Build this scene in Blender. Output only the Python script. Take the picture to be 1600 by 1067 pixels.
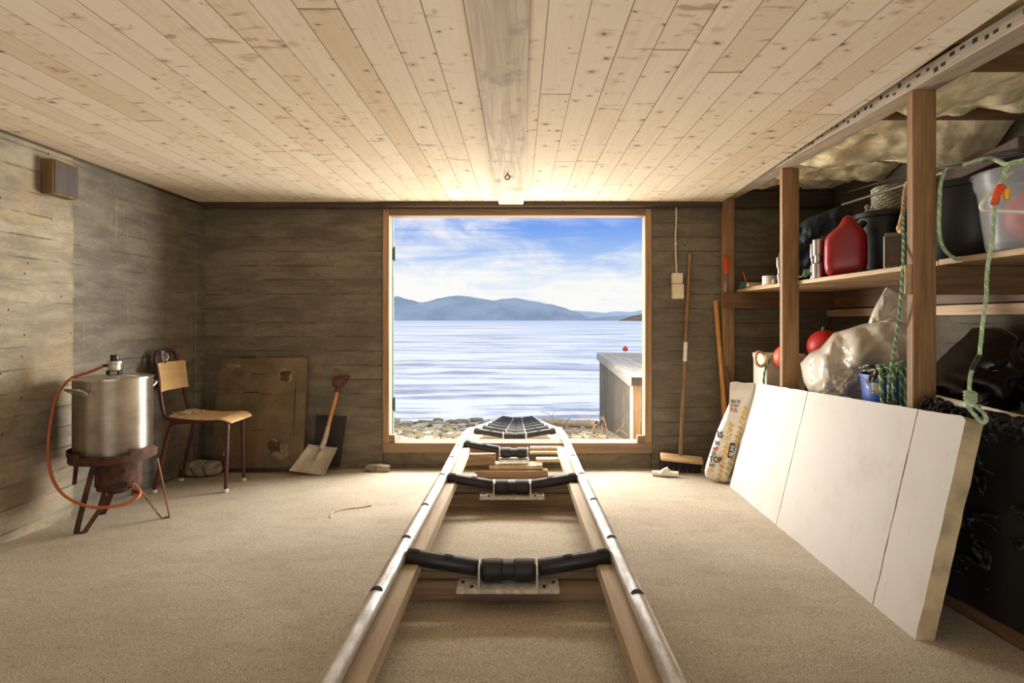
import bpy, bmesh, math, random
from mathutils import Vector, Matrix, noise
random.seed(7)
for o in list(bpy.data.objects): bpy.data.objects.remove(o)
SC = bpy.context.scene
C = SC.collection
PI = math.pi

# ------------------------------------------------------------------ camera
EYE = 0.86; F = 870.0; CX = 811.0; CY = 500.0
cam = bpy.data.cameras.new('camera'); cam_o = bpy.data.objects.new('camera', cam); C.objects.link(cam_o)
cam.lens = F/1600*36; cam.sensor_width = 36
cam.shift_x = -(CX-800)/1600; cam.shift_y = (CY-533.5)/1600
cam_o.location = (0, 0, EYE); cam_o.rotation_euler = (PI/2, 0, 0)
cam.clip_start = 0.02; cam.clip_end = 20000
SC.camera = cam_o
SC.view_settings.view_transform = 'Standard'; SC.view_settings.look = 'None'
SC.view_settings.exposure = 0.0; SC.view_settings.gamma = 1.0; SC.view_settings.use_curve_mapping = False
SC.cycles.use_denoising = True
SC.cycles.max_bounces = 10; SC.cycles.diffuse_bounces = 6; SC.cycles.transparent_max_bounces = 12
SC.cycles.caustics_reflective = False; SC.cycles.caustics_refractive = False

# ------------------------------------------------------------------ node helpers
class NT:
    def __init__(s, tree): s.t = tree; s.n = tree.nodes; s.l = tree.links
    def new(s, typ, **kw):
        n = s.n.new(typ)
        for k, v in kw.items(): setattr(n, k, v)
        return n
    def put(s, sock, v):
        if isinstance(v, bpy.types.NodeSocket): s.l.new(v, sock)
        elif v is not None:
            if isinstance(v, (tuple, list)) and len(v) == 3 and sock.type == 'RGBA': v = (*v, 1)
            sock.default_value = v
    def math(s, op, a, b=None, c=None, clamp=False):
        n = s.new('ShaderNodeMath', operation=op, use_clamp=clamp)
        for i, v in enumerate((a, b, c)):
            if v is not None: s.put(n.inputs[i], v)
        return n.outputs[0]
    def mix(s, f, a, b, blend='MIX'):
        n = s.new('ShaderNodeMix', data_type='RGBA', blend_type=blend)
        s.put(n.inputs['Factor'], f); s.put(n.inputs[6], a); s.put(n.inputs[7], b)
        return n.outputs[2]
    def ramp(s, f, lo, hi, a=0.0, b=1.0):
        n = s.new('ShaderNodeMapRange'); n.interpolation_type = 'SMOOTHSTEP'
        for i, v in enumerate((f, lo, hi, a, b)): s.put(n.inputs[i], v)
        return n.outputs[0]
    def noise(s, vec, scale, detail=4, rough=0.55, dist=0.0):
        n = s.new('ShaderNodeTexNoise'); s.put(n.inputs['Vector'], vec)
        n.inputs['Scale'].default_value = scale; n.inputs['Detail'].default_value = detail
        n.inputs['Roughness'].default_value = rough; n.inputs['Distortion'].default_value = dist
        return n.outputs['Fac']
    def mapping(s, vec, scale=(1, 1, 1), loc=(0, 0, 0), rot=(0, 0, 0)):
        n = s.new('ShaderNodeMapping'); s.put(n.inputs['Vector'], vec)
        n.inputs['Scale'].default_value = scale; n.inputs['Location'].default_value = loc; n.inputs['Rotation'].default_value = rot
        return n.outputs[0]
    def sep(s, vec):
        n = s.new('ShaderNodeSeparateXYZ'); s.put(n.inputs[0], vec); return n.outputs
    def comb(s, x, y, z):
        n = s.new('ShaderNodeCombineXYZ')
        for i, v in enumerate((x, y, z)): s.put(n.inputs[i], v)
        return n.outputs[0]
    def white(s, v, dim='1D'):
        n = s.new('ShaderNodeTexWhiteNoise', noise_dimensions=dim)
        s.put(n.inputs['W'] if dim == '1D' else n.inputs['Vector'], v); return n.outputs['Value']
    def voronoi(s, vec, scale, feature='F1'):
        n = s.new('ShaderNodeTexVoronoi', feature=feature); s.put(n.inputs['Vector'], vec); n.inputs['Scale'].default_value = scale
        return n
    def bump(s, h, strength=0.3, dist=0.01):
        n = s.new('ShaderNodeBump'); s.put(n.inputs['Height'], h)
        n.inputs['Strength'].default_value = strength; n.inputs['Distance'].default_value = dist
        return n.outputs[0]
    def coord(s): return s.new('ShaderNodeTexCoord').outputs['Object']

def srgb(r, g, b):
    f = lambda c: c/12.92 if c <= 0.04045 else ((c+0.055)/1.055)**2.4
    return (f(r/255), f(g/255), f(b/255))

def newmat(name):
    m = bpy.data.materials.new(name); m.use_nodes = True
    nt = NT(m.node_tree); p = m.node_tree.nodes['Principled BSDF']
    return m, nt, p

def plain(name, col, rough=0.6, metal=0.0, var=0.25, scale=12, bump=0.15, bscale=60, **kw):
    m, nt, p = newmat(name); v = nt.coord()
    n = nt.noise(v, scale, 5)
    dark = tuple(c*(1-var) for c in col); lite = tuple(min(1, c*(1+var*0.6)) for c in col)
    nt.put(p.inputs['Base Color'], nt.mix(nt.ramp(n, 0.3, 0.7), dark, lite))
    p.inputs['Roughness'].default_value = rough; p.inputs['Metallic'].default_value = metal
    if bump: nt.put(p.inputs['Normal'], nt.bump(nt.noise(v, bscale, 3), bump, 0.004))
    for k, x in kw.items(): p.inputs[k.replace('_', ' ')].default_value = x
    return m

def wood(name, dark, lite, axis='x', rough=0.65, knots=0.5, stain=0.0, grain=40):
    m, nt, p = newmat(name); v = nt.coord()
    sc = {'x': (0.06, 1, 1), 'y': (1, 0.06, 1), 'z': (1, 1, 0.06)}[axis]
    g = nt.noise(nt.mapping(v, sc), grain, 5, 0.6, 0.6)
    col = nt.mix(nt.ramp(g, 0.3, 0.7), dark, lite)
    big = nt.noise(nt.mapping(v, tuple(s*2 if s == 1 else s*6 for s in sc)), 2.2, 3)
    col = nt.mix(nt.ramp(big, 0.35, 0.75, 0, 0.45), col, tuple(c*0.6 for c in dark))
    if knots:
        sk = {'x': (0.5, 1, 1), 'y': (1, 0.5, 1), 'z': (1, 1, 0.5)}[axis]
        vo = nt.voronoi(nt.mapping(v, sk, (0.37, 0.21, 0.13)), 7)
        k = nt.ramp(nt.math('MULTIPLY', vo.outputs['Distance'], 1.0), 0.06, 0.16, 1, 0)
        keep = nt.math('GREATER_THAN', nt.sep(vo.outputs['Color'])[0], 1-knots)
        col = nt.mix(nt.math('MULTIPLY', nt.math('MULTIPLY', k, keep), 0.75), col, tuple(c*0.25 for c in dark))
    if stain:
        s = nt.noise(v, 5, 5, 0.65)
        col = nt.mix(nt.ramp(s, 0.5, 0.7, 0, stain), col, tuple(c*0.3 for c in dark))
    nt.put(p.inputs['Base Color'], col); p.inputs['Roughness'].default_value = rough
    nt.put(p.inputs['Normal'], nt.bump(g, 0.25, 0.004))
    return m

# ------------------------------------------------------------------ world
SKYLIGHT = 1.6
W = bpy.data.worlds.new('sky'); SC.world = W; W.use_nodes = True
wt = NT(W.node_tree); bg = W.node_tree.nodes['Background']
d = wt.new('ShaderNodeTexCoord').outputs['Generated']
dx, dy, dz = wt.sep(d)
el = wt.math('MAXIMUM', dz, 0.0)
blue = wt.mix(wt.ramp(el, 0.04, 0.21), srgb(200, 224, 250), srgb(92, 148, 238))
q = wt.comb(wt.math('DIVIDE', dx, wt.math('ADD', el, 0.12)), wt.math('DIVIDE', dy, wt.math('ADD', el, 0.12)), el)
w1 = wt.noise(wt.mapping(q, (0.95, 0.5, 6), (4.3, 2.0, 0.4), (0, 0, 0.5)), 1.5, 7, 0.62, 0.9)
w2 = wt.noise(wt.mapping(q, (0.5, 2.0, 14), (1.7, 0.3, 0), (0, 0, 0.25)), 1.6, 6, 0.6, 0.5)
cl = wt.math('ADD', wt.math('MULTIPLY', w1, 0.62), wt.math('MULTIPLY', w2, 0.38))
side = wt.ramp(dx, -0.25, 0.25, 0.05, -0.05)          # thicker veil to the left
low = wt.ramp(el, 0.02, 0.15, 0.22, -0.03)
cl = wt.math('ADD', wt.math('ADD', cl, side), low)
cloud = wt.ramp(cl, 0.38, 0.70)
sky = wt.mix(cloud, blue, srgb(252, 251, 249))
sky = wt.mix(wt.ramp(el, 0.24, 0.45, 0, 0.75), sky, srgb(246, 246, 246))
hi = wt.ramp(el, 0.28, 0.7, 1.0, SKYLIGHT)
vm = wt.new('ShaderNodeVectorMath', operation='SCALE'); wt.l.new(sky, vm.inputs[0]); wt.l.new(hi, vm.inputs['Scale'])
wt.l.new(vm.outputs[0], bg.inputs['Color']); bg.inputs['Strength'].default_value = 1.0

# ------------------------------------------------------------------ lights
def area(name, loc, target, sx, sy, power, col):
    l = bpy.data.lights.new(name, 'AREA'); l.shape = 'RECTANGLE'; l.size = sx; l.size_y = sy; l.energy = power; l.color = col
    o = bpy.data.objects.new(name, l); C.objects.link(o); o.location = loc
    o.rotation_euler = (Vector(target)-Vector(loc)).to_track_quat('-Z', 'Y').to_euler()
    return o
WARM = (1.0, 0.965, 0.915)
area('daylight_fill_right', (2.75, 6.2, 0.9), (-1.4, 2.4, 0.7), 2.0, 2.6, 640, WARM)  # unseen lamp added outside, boosts the sky light entering by the doorway
area('daylight_fill_left', (-2.75, 6.2, 0.9), (1.4, 2.4, 0.7), 2.0, 2.6, 520, WARM)  # lamp added out of view, brightens the foam slab and posts
area('daylight_fill_above', (0.0, 6.0, 3.6), (0.0, 2.6, -0.1), 4.0, 2.0, 760, WARM)  # added lamp hidden above the opening, brightens the floor
area('under_sill_ceiling_fill', (0.0, 5.0, -0.40), (0.0, 2.6, 1.7), 3.0, 0.7, 54, WARM)  # added lamp hidden below the sill, lifts the ceiling near the door
area('rear_ceiling_fill', (0.0, -0.95, 0.25), (0.0, 0.55, 1.72), 2.6, 0.6, 36, WARM)  # added fill lamp behind the camera, aimed up to brighten the ceiling

# ------------------------------------------------------------------ geometry helpers
def P(px, py, Y): return Vector(((px-CX)/F*Y, Y, EYE-(py-CY)/F*Y))
SL = 0.058
def fz(Y): return -SL*Y
def Fl(px, py):
    Y = EYE/((py-CY)/F-SL); return Vector(((px-CX)/F*Y, Y, fz(Y)))

ORG = {}
def smooth(pts, n=8, closed=False):
    pts = [Vector(p) for p in pts]; out = []; m = len(pts)
    rng = range(m if closed else m-1)
    for i in rng:
        if closed: a, b, c, d_ = pts[(i-1) % m], pts[i], pts[(i+1) % m], pts[(i+2) % m]
        else: a, b, c, d_ = pts[max(i-1, 0)], pts[i], pts[i+1], pts[min(i+2, m-1)]
        for k in range(n):
            t = k/n
            out.append(0.5*((2*b)+(c-a)*t+(2*a-5*b+4*c-d_)*t*t+(3*b-a-3*c+d_)*t**3))
    if not closed: out.append(pts[-1])
    return out

class MB:
    def __init__(s): s.bm = bmesh.new()
    def merge(s, b2, mat=0):
        for f in b2.faces: f.material_index = mat
        me = bpy.data.meshes.new('tmp'); b2.to_mesh(me); b2.free(); s.bm.from_mesh(me); bpy.data.meshes.remove(me)
    def box(s, c, size, rot=None, bev=0.0, mat=0, seg=1):
        b = bmesh.new(); bmesh.ops.create_cube(b, size=1.0)
        for v in b.verts: v.co = Vector((v.co.x*size[0], v.co.y*size[1], v.co.z*size[2]))
        if bev: bmesh.ops.bevel(b, geom=list(b.edges), offset=bev, segments=seg, affect='EDGES', profile=0.5)
        if rot is not None:
            b.transform(rot.to_4x4() if isinstance(rot, Matrix) else Matrix.Rotation(rot, 4, 'Z'))
        b.transform(Matrix.Translation(Vector(c))); s.merge(b, mat); return s
    def span(s, a, b_, bev=0.0, mat=0):   # axis aligned box from corner to corner
        a = Vector(a); b_ = Vector(b_); return s.box((a+b_)/2, [abs(x) for x in (b_-a)], None, bev, mat)
    def beam(s, a, b_, w, h, bev=0.003, mat=0, up=(0, 0, 1)):   # box from a to b, width w, height h (centre line)
        a = Vector(a); b_ = Vector(b_); y = (b_-a); L = y.length; y.normalize()
        x = y.cross(Vector(up)).normalized(); z = x.cross(y)
        R = Matrix((x, y, z)).transposed()
        return s.box((a+b_)/2, (w, L, h), R, bev, mat)
    def tube(s, pts, r, n=10, closed=False, caps=True, mat=0):
        pts = [Vector(p) for p in pts]; m = len(pts); b = bmesh.new(); rings = []; up = None
        for i, p in enumerate(pts):
            if closed: t = pts[(i+1) % m]-pts[(i-1) % m]
            else: t = pts[min(i+1, m-1)]-pts[max(i-1, 0)]
            t.normalize()
            if up is None:
                up = Vector((0, 0, 1)) if abs(t.z) < 0.9 else Vector((1, 0, 0))
            x = t.cross(up)
            if x.length < 1e-6: x = t.orthogonal()
            x.normalize(); up = x.cross(t).normalized()
            rr = r[i] if isinstance(r, (list, tuple)) else r
            rings.append([b.verts.new(p+(x*math.cos(a)+up*math.sin(a))*rr) for a in (2*PI*k/n for k in range(n))])
        for i in range(m if closed else m-1):
            A = rings[i]; B = rings[(i+1) % m]
            for k in range(n): b.faces.new((A[k], A[(k+1) % n], B[(k+1) % n], B[k])).smooth = True
        if caps and not closed:
            b.faces.new(rings[0][::-1]); b.faces.new(rings[-1])
        bmesh.ops.recalc_face_normals(b, faces=list(b.faces))
        s.merge(b, mat); return s
    def cyl(s, a, b_, r, n=16, mat=0, r2=None):
        return s.tube([a, b_], [r, r if r2 is None else r2], n, mat=mat)
    def lathe(s, prof, c, n=32, mat=0, M=None, close=True):    # prof: (r, z) list
        b = bmesh.new(); rings = []
        for r, z in prof:
            if r < 1e-5: rings.append([b.verts.new((0, 0, z))])
            else: rings.append([b.verts.new((r*math.cos(2*PI*k/n), r*math.sin(2*PI*k/n), z)) for k in range(n)])
        for A, B in zip(rings, rings[1:]):
            for k in range(n):
                if len(A) == 1 and len(B) == 1: continue
                if len(A) == 1: f = b.faces.new((A[0], B[k], B[(k+1) % n]))
                elif len(B) == 1: f = b.faces.new((A[k], A[(k+1) % n], B[0]))
                else: f = b.faces.new((A[k], A[(k+1) % n], B[(k+1) % n], B[k]))
                f.smooth = True
        bmesh.ops.recalc_face_normals(b, faces=list(b.faces))
        if M is not None: b.transform(M)
        b.transform(Matrix.Translation(Vector(c))); s.merge(b, mat); return s
    def prism(s, poly, h, M, bev=0.0, mat=0, seg=2):   # poly in local xy, extruded along z by h (centred), transformed by M
        b = bmesh.new(); lo = [b.verts.new((x, y, -h/2)) for x, y in poly]; hi_ = [b.verts.new((x, y, h/2)) for x, y in poly]
        n = len(poly); b.faces.new(lo[::-1]); b.faces.new(hi_)
        for k in range(n): b.faces.new((lo[k], lo[(k+1) % n], hi_[(k+1) % n], hi_[k]))
        bmesh.ops.recalc_face_normals(b, faces=list(b.faces))
        if bev:
            ed = [e for e in b.edges if abs(e.verts[0].co.z-e.verts[1].co.z) < 1e-6]
            bmesh.ops.bevel(b, geom=ed, offset=bev, segments=seg, affect='EDGES', profile=0.5)
        b.transform(M); s.merge(b, mat); return s
    def rope(s, pts, r, mats=(0, 0, 0), pitch=None, n=5, caps=True):
        pts = [Vector(p) for p in pts]; pitch = pitch or r*5.5
        L = [0.0]
        for a, b_ in zip(pts, pts[1:]): L.append(L[-1]+(b_-a).length)
        step = pitch/8; N = max(3, int(L[-1]/step)); ps = []; j = 0
        for k in range(N+1):
            t = L[-1]*k/N
            while j < len(L)-2 and L[j+1] < t: j += 1
            u = (t-L[j])/max(1e-9, L[j+1]-L[j]); ps.append(pts[j].lerp(pts[j+1], u))
        strands = [[], [], []]; up = None
        for k, p in enumerate(ps):
            t = (ps[min(k+1, N)]-ps[max(k-1, 0)]).normalized()
            if up is None: up = t.orthogonal().normalized()
            x = t.cross(up)
            if x.length < 1e-6: x = t.orthogonal()
            x.normalize(); up = x.cross(t).normalized(); ph = 2*PI*(L[-1]*k/N)/pitch
            for q_ in range(3):
                a = ph+2*PI*q_/3; strands[q_].append(p+(x*math.cos(a)+up*math.sin(a))*r*0.5)
        for q_ in range(3): s.tube(strands[q_], r*0.56, n, mat=mats[q_])
        return s
    def quad_grid(s, fn, nu, nv, mat=0, smooth_=True):
        b = bmesh.new(); g = [[b.verts.new(fn(i/nu, j/nv)) for j in range(nv+1)] for i in range(nu+1)]
        for i in range(nu):
            for j in range(nv): b.faces.new((g[i][j], g[i+1][j], g[i+1][j+1], g[i][j+1])).smooth = smooth_
        bmesh.ops.recalc_face_normals(b, faces=list(b.faces)); s.merge(b, mat); return s
    def pillow(s, pil, mat=0, nr=14, nb=72, flat=False):
        b = bmesh.new(); B = pil.resample(nb); rings = [[], []]
        for side in (0, 1):
            cen = b.verts.new(pil.point(pil.c[0], pil.c[1], 0, side)); prev = None
            for r_ in range(1, nr+1):
                t = math.sin(r_/nr*PI/2); ring = []
                for k, (x, z) in enumerate(B):
                    if r_ == nr and side == 1: ring.append(edge[k]); continue
                    ring.append(b.verts.new(pil.point(pil.c[0]+(x-pil.c[0])*t, pil.c[1]+(z-pil.c[1])*t, t, side)))
                if r_ == nr and side == 0: edge = ring
                for k in range(nb):
                    k2 = (k+1) % nb
                    fv = (cen, ring[k], ring[k2]) if prev is None else (prev[k], ring[k], ring[k2], prev[k2])
                    try: b.faces.new(fv).smooth = not flat
                    except ValueError: pass
                prev = ring
        bmesh.ops.recalc_face_normals(b, faces=list(b.faces)); s.merge(b, mat); return s
    def noise_disp(s, amp, scale, seed=0.0):
        s.bm.normal_update()
        for v in s.bm.verts: v.co += v.normal*amp*noise.fractal(v.co*scale+Vector((seed, seed*1.7, 0)), 1.0, 2.0, 3)
        return s
    def build(s, name, mats, parent=None, origin=None):
        if not isinstance(mats, (list, tuple)): mats = [mats]
        me = bpy.data.meshes.new(name); s.bm.normal_update(); s.bm.to_mesh(me); s.bm.free()
        for m in mats: me.materials.append(m)
        me.set_sharp_from_angle(angle=math.radians(38))
        o = bpy.data.objects.new(name, me); C.objects.link(o)
        if parent is not None:
            me.transform(Matrix.Translation(-ORG[parent.name])); o.parent = parent; ORG[o.name] = ORG[parent.name]
        else:
            if origin is None:
                xs = [v.co for v in me.vertices]
                origin = Vector(((min(v.x for v in xs)+max(v.x for v in xs))/2, (min(v.y for v in xs)+max(v.y for v in xs))/2, min(v.z for v in xs)))
            origin = Vector(origin); me.transform(Matrix.Translation(-origin)); o.location = origin; ORG[o.name] = origin
        return o

class Pillow:
    """closed outline in (x, z) with thickness along y; front side bulges to -y"""
    def __init__(s, poly, y, front, back, p=2.0, c=None, crumple=0.0, cs=6.0, seed=0.0, edge=0.0, tilt=0.0, lean=0.0, face=False):
        s.poly = [tuple(q) for q in poly]; s.y = y; s.f = front; s.b = back; s.p = p
        s.c = c or (sum(q[0] for q in poly)/len(poly), sum(q[1] for q in poly)/len(poly))
        s.cr = crumple; s.cs = cs; s.seed = seed; s.edge = edge; s.tilt = tilt; s.lean = lean; s.th = math.atan2(s.c[0], y) if face else 0.0
    def resample(s, n):
        pts = s.poly+[s.poly[0]]; L = [0]
        for a, b in zip(pts, pts[1:]): L.append(L[-1]+math.dist(a, b))
        out = []; j = 0
        for k in range(n):
            t = L[-1]*k/n
            while L[j+1] < t: j += 1
            u = (t-L[j])/(L[j+1]-L[j]); out.append((pts[j][0]+(pts[j+1][0]-pts[j][0])*u, pts[j][1]+(pts[j+1][1]-pts[j][1])*u))
        return out
    def tof(s, x, z):
        dx, dz = x-s.c[0], z-s.c[1]; best = 0
        n = len(s.poly)
        for i in range(n):
            (x1, z1), (x2, z2) = s.poly[i], s.poly[(i+1) % n]
            ex, ez = x2-x1, z2-z1; den = dx*ez-dz*ex
            if abs(den) < 1e-12: continue
            u = ((x1-s.c[0])*ez-(z1-s.c[1])*ex)/den; w = ((x1-s.c[0])*dz-(z1-s.c[1])*dx)/den
            if u > 0 and -1e-6 <= w <= 1+1e-6: best = max(best, 1/u)
        return min(best, 1.0)
    def point(s, x, z, t, side, off=0.0):
        h = (1-min(1, t)**s.p)**(1/s.p)
        y = (-s.f if side == 0 else s.b)*h
        if s.cr:
            w = 1 if t < 0.999 else s.edge
            q = Vector((x*s.cs+s.seed, z*s.cs, side*3.1))
            y += w*s.cr*(noise.ridged_multi_fractal(q, 1.0, 2.0, 3, 1.0, 2.0)-0.9)*(0.35+0.65*h)
        y += (x-s.c[0])*s.tilt+(z-s.c[1])*s.lean
        y -= off; ct, st_ = math.cos(s.th), math.sin(s.th); xr = (x-s.c[0])*ct
        return Vector((s.c[0]+xr*ct+y*st_, s.y-xr*st_+y*ct, z))
    def on(s, x, z, off=0.002): return s.point(x, z, s.tof(x, z), 0, off)

def tag(o, label=None, cat=None, group=None, kind=None):
    if label: o['label'] = label
    if cat: o['category'] = cat
    if group: o['group'] = group
    if kind: o['kind'] = kind
    return o
def thing(name, loc, label, cat, group=None):
    o = bpy.data.objects.new(name, None); C.objects.link(o); o.location = loc; o.empty_display_size = 0.1
    ORG[o.name] = Vector(loc); return tag(o, label, cat, group)
def struct(o, label=None, cat=None): return tag(o, label, cat, None, 'structure')

# ------------------------------------------------------------------ materials
def concrete_wall(name, c0, c1, c2, seam=0.105, joint=None):
    m, nt, p = newmat(name); v = nt.coord(); x, y, z = nt.sep(v)
    wob = nt.math('MULTIPLY', nt.math('SUBTRACT', nt.noise(nt.mapping(v, (1, 1, 0.2)), 1.2, 2), 0.5), 0.03)
    zz = nt.math('DIVIDE', nt.math('ADD', z, wob), seam)
    idn = nt.math('FLOOR', zz); fr = nt.math('FRACT', zz)
    tone = nt.white(idn)
    streak = nt.noise(nt.mapping(v, (1.0, 1.0, 4)), 2.8, 9, 0.72, 0.5)
    blot = nt.noise(nt.mapping(v, (1, 1, 2.4)), 2.4, 8, 0.68, 0.4)
    fine = nt.noise(nt.mapping(v, (1, 1, 1.5)), 48, 5, 0.75)
    col = nt.mix(nt.ramp(streak, 0.34, 0.66), c0, c1)
    col = nt.mix(nt.ramp(blot, 0.46, 0.68, 0, 0.75), col, c2)
    col = nt.mix(nt.math('MULTIPLY', tone, 0.28), col, tuple(c*0.62 for c in c0))
    col = nt.mix(nt.ramp(fine, 0.35, 0.68, 0.22, 0), col, tuple(c*0.45 for c in c0))
    edge = nt.math('MINIMUM', fr, nt.math('SUBTRACT', 1.0, fr))
    brk = nt.ramp(nt.noise(nt.mapping(v, (1, 1, 0.5)), 4.5, 3), 0.42, 0.6)
    line = nt.math('MULTIPLY', nt.ramp(edge, 0.012, 0.05, 1, 0), brk)
    col = nt.mix(nt.math('MULTIPLY', line, 0.55), col, tuple(c*0.3 for c in c0))
    pit = nt.voronoi(v, 22)
    pk = nt.math('MULTIPLY', nt.ramp(pit.outputs['Distance'], 0.05, 0.14, 1, 0), nt.math('GREATER_THAN', nt.sep(pit.outputs['Color'])[0], 0.94))
    col = nt.mix(nt.math('MULTIPLY', pk, 0.8), col, tuple(c*0.25 for c in c0))
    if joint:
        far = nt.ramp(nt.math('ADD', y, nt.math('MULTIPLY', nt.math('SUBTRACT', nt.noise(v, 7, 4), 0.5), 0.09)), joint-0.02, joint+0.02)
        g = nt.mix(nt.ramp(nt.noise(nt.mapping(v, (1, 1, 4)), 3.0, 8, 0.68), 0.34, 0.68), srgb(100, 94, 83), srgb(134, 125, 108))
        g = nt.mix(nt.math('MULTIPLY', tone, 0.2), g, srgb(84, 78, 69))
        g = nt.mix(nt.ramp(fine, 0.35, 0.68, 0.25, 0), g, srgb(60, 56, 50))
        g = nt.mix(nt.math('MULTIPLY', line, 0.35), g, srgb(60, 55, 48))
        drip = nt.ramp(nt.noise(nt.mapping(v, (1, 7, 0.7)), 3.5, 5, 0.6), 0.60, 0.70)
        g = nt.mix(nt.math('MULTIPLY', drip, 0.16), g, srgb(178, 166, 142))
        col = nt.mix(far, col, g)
    nt.put(p.inputs['Base Color'], col); p.inputs['Roughness'].default_value = 0.9; p.inputs['Specular IOR Level'].default_value = 0.25
    h = nt.math('SUBTRACT', nt.math('ADD', nt.math('MULTIPLY', streak, 0.5), nt.math('MULTIPLY', fine, 0.25)), nt.math('ADD', nt.math('MULTIPLY', line, 0.5), pk))
    h = nt.math('ADD', h, nt.math('MULTIPLY', tone, 0.25))
    nt.put(p.inputs['Normal'], nt.bump(h, 0.7, 0.012))
    return m
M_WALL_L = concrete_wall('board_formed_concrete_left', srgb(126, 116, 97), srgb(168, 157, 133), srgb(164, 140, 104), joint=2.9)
M_WALL = concrete_wall('board_formed_concrete', srgb(108, 98, 82), srgb(140, 129, 108), srgb(106, 99, 86))
M_WALLR = concrete_wall('dark_board_formed_concrete', srgb(88, 80, 66), srgb(112, 103, 86), srgb(84, 78, 66))

def floor_mat():
    m, nt, p = newmat('rough_concrete_floor'); v = nt.coord()
    a = nt.noise(v, 1.3, 6, 0.6, 0.4); b = nt.noise(v, 210, 3, 0.8); c = nt.noise(nt.mapping(v, (1, 2.2, 1)), 5, 8, 0.72)
    col = nt.mix(nt.ramp(a, 0.3, 0.7), srgb(190, 177, 155), srgb(208, 196, 175))
    col = nt.mix(nt.ramp(c, 0.46, 0.7, 0, 0.4), col, srgb(164, 148, 122))
    col = nt.mix(nt.ramp(b, 0.38, 0.60, 0.7, 0), col, srgb(118, 102, 80))
    vo = nt.voronoi(v, 34)
    sp = nt.math('MULTIPLY', nt.ramp(vo.outputs['Distance'], 0.06, 0.13, 1, 0), nt.math('GREATER_THAN', nt.sep(vo.outputs['Color'])[1], 0.93))
    col = nt.mix(nt.math('MULTIPLY', sp, 0.8), col, srgb(74, 60, 44))
    vo2 = nt.voronoi(nt.mapping(v, loc=(3, 1, 0)), 26)
    sp2 = nt.math('MULTIPLY', nt.ramp(vo2.outputs['Distance'], 0.05, 0.1, 1, 0), nt.math('GREATER_THAN', nt.sep(vo2.outputs['Color'])[1], 0.95))
    col = nt.mix(nt.math('MULTIPLY', sp2, 0.8), col, srgb(240, 230, 210))
    nt.put(p.inputs['Base Color'], col); p.inputs['Roughness'].default_value = 0.85; p.inputs['Specular IOR Level'].default_value = 0.3
    h = nt.math('ADD', nt.math('MULTIPLY', b, 0.6), nt.math('MULTIPLY', c, 0.7))
    nt.put(p.inputs['Normal'], nt.bump(h, 0.45, 0.007))
    return m
M_FLOOR = floor_mat()

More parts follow.
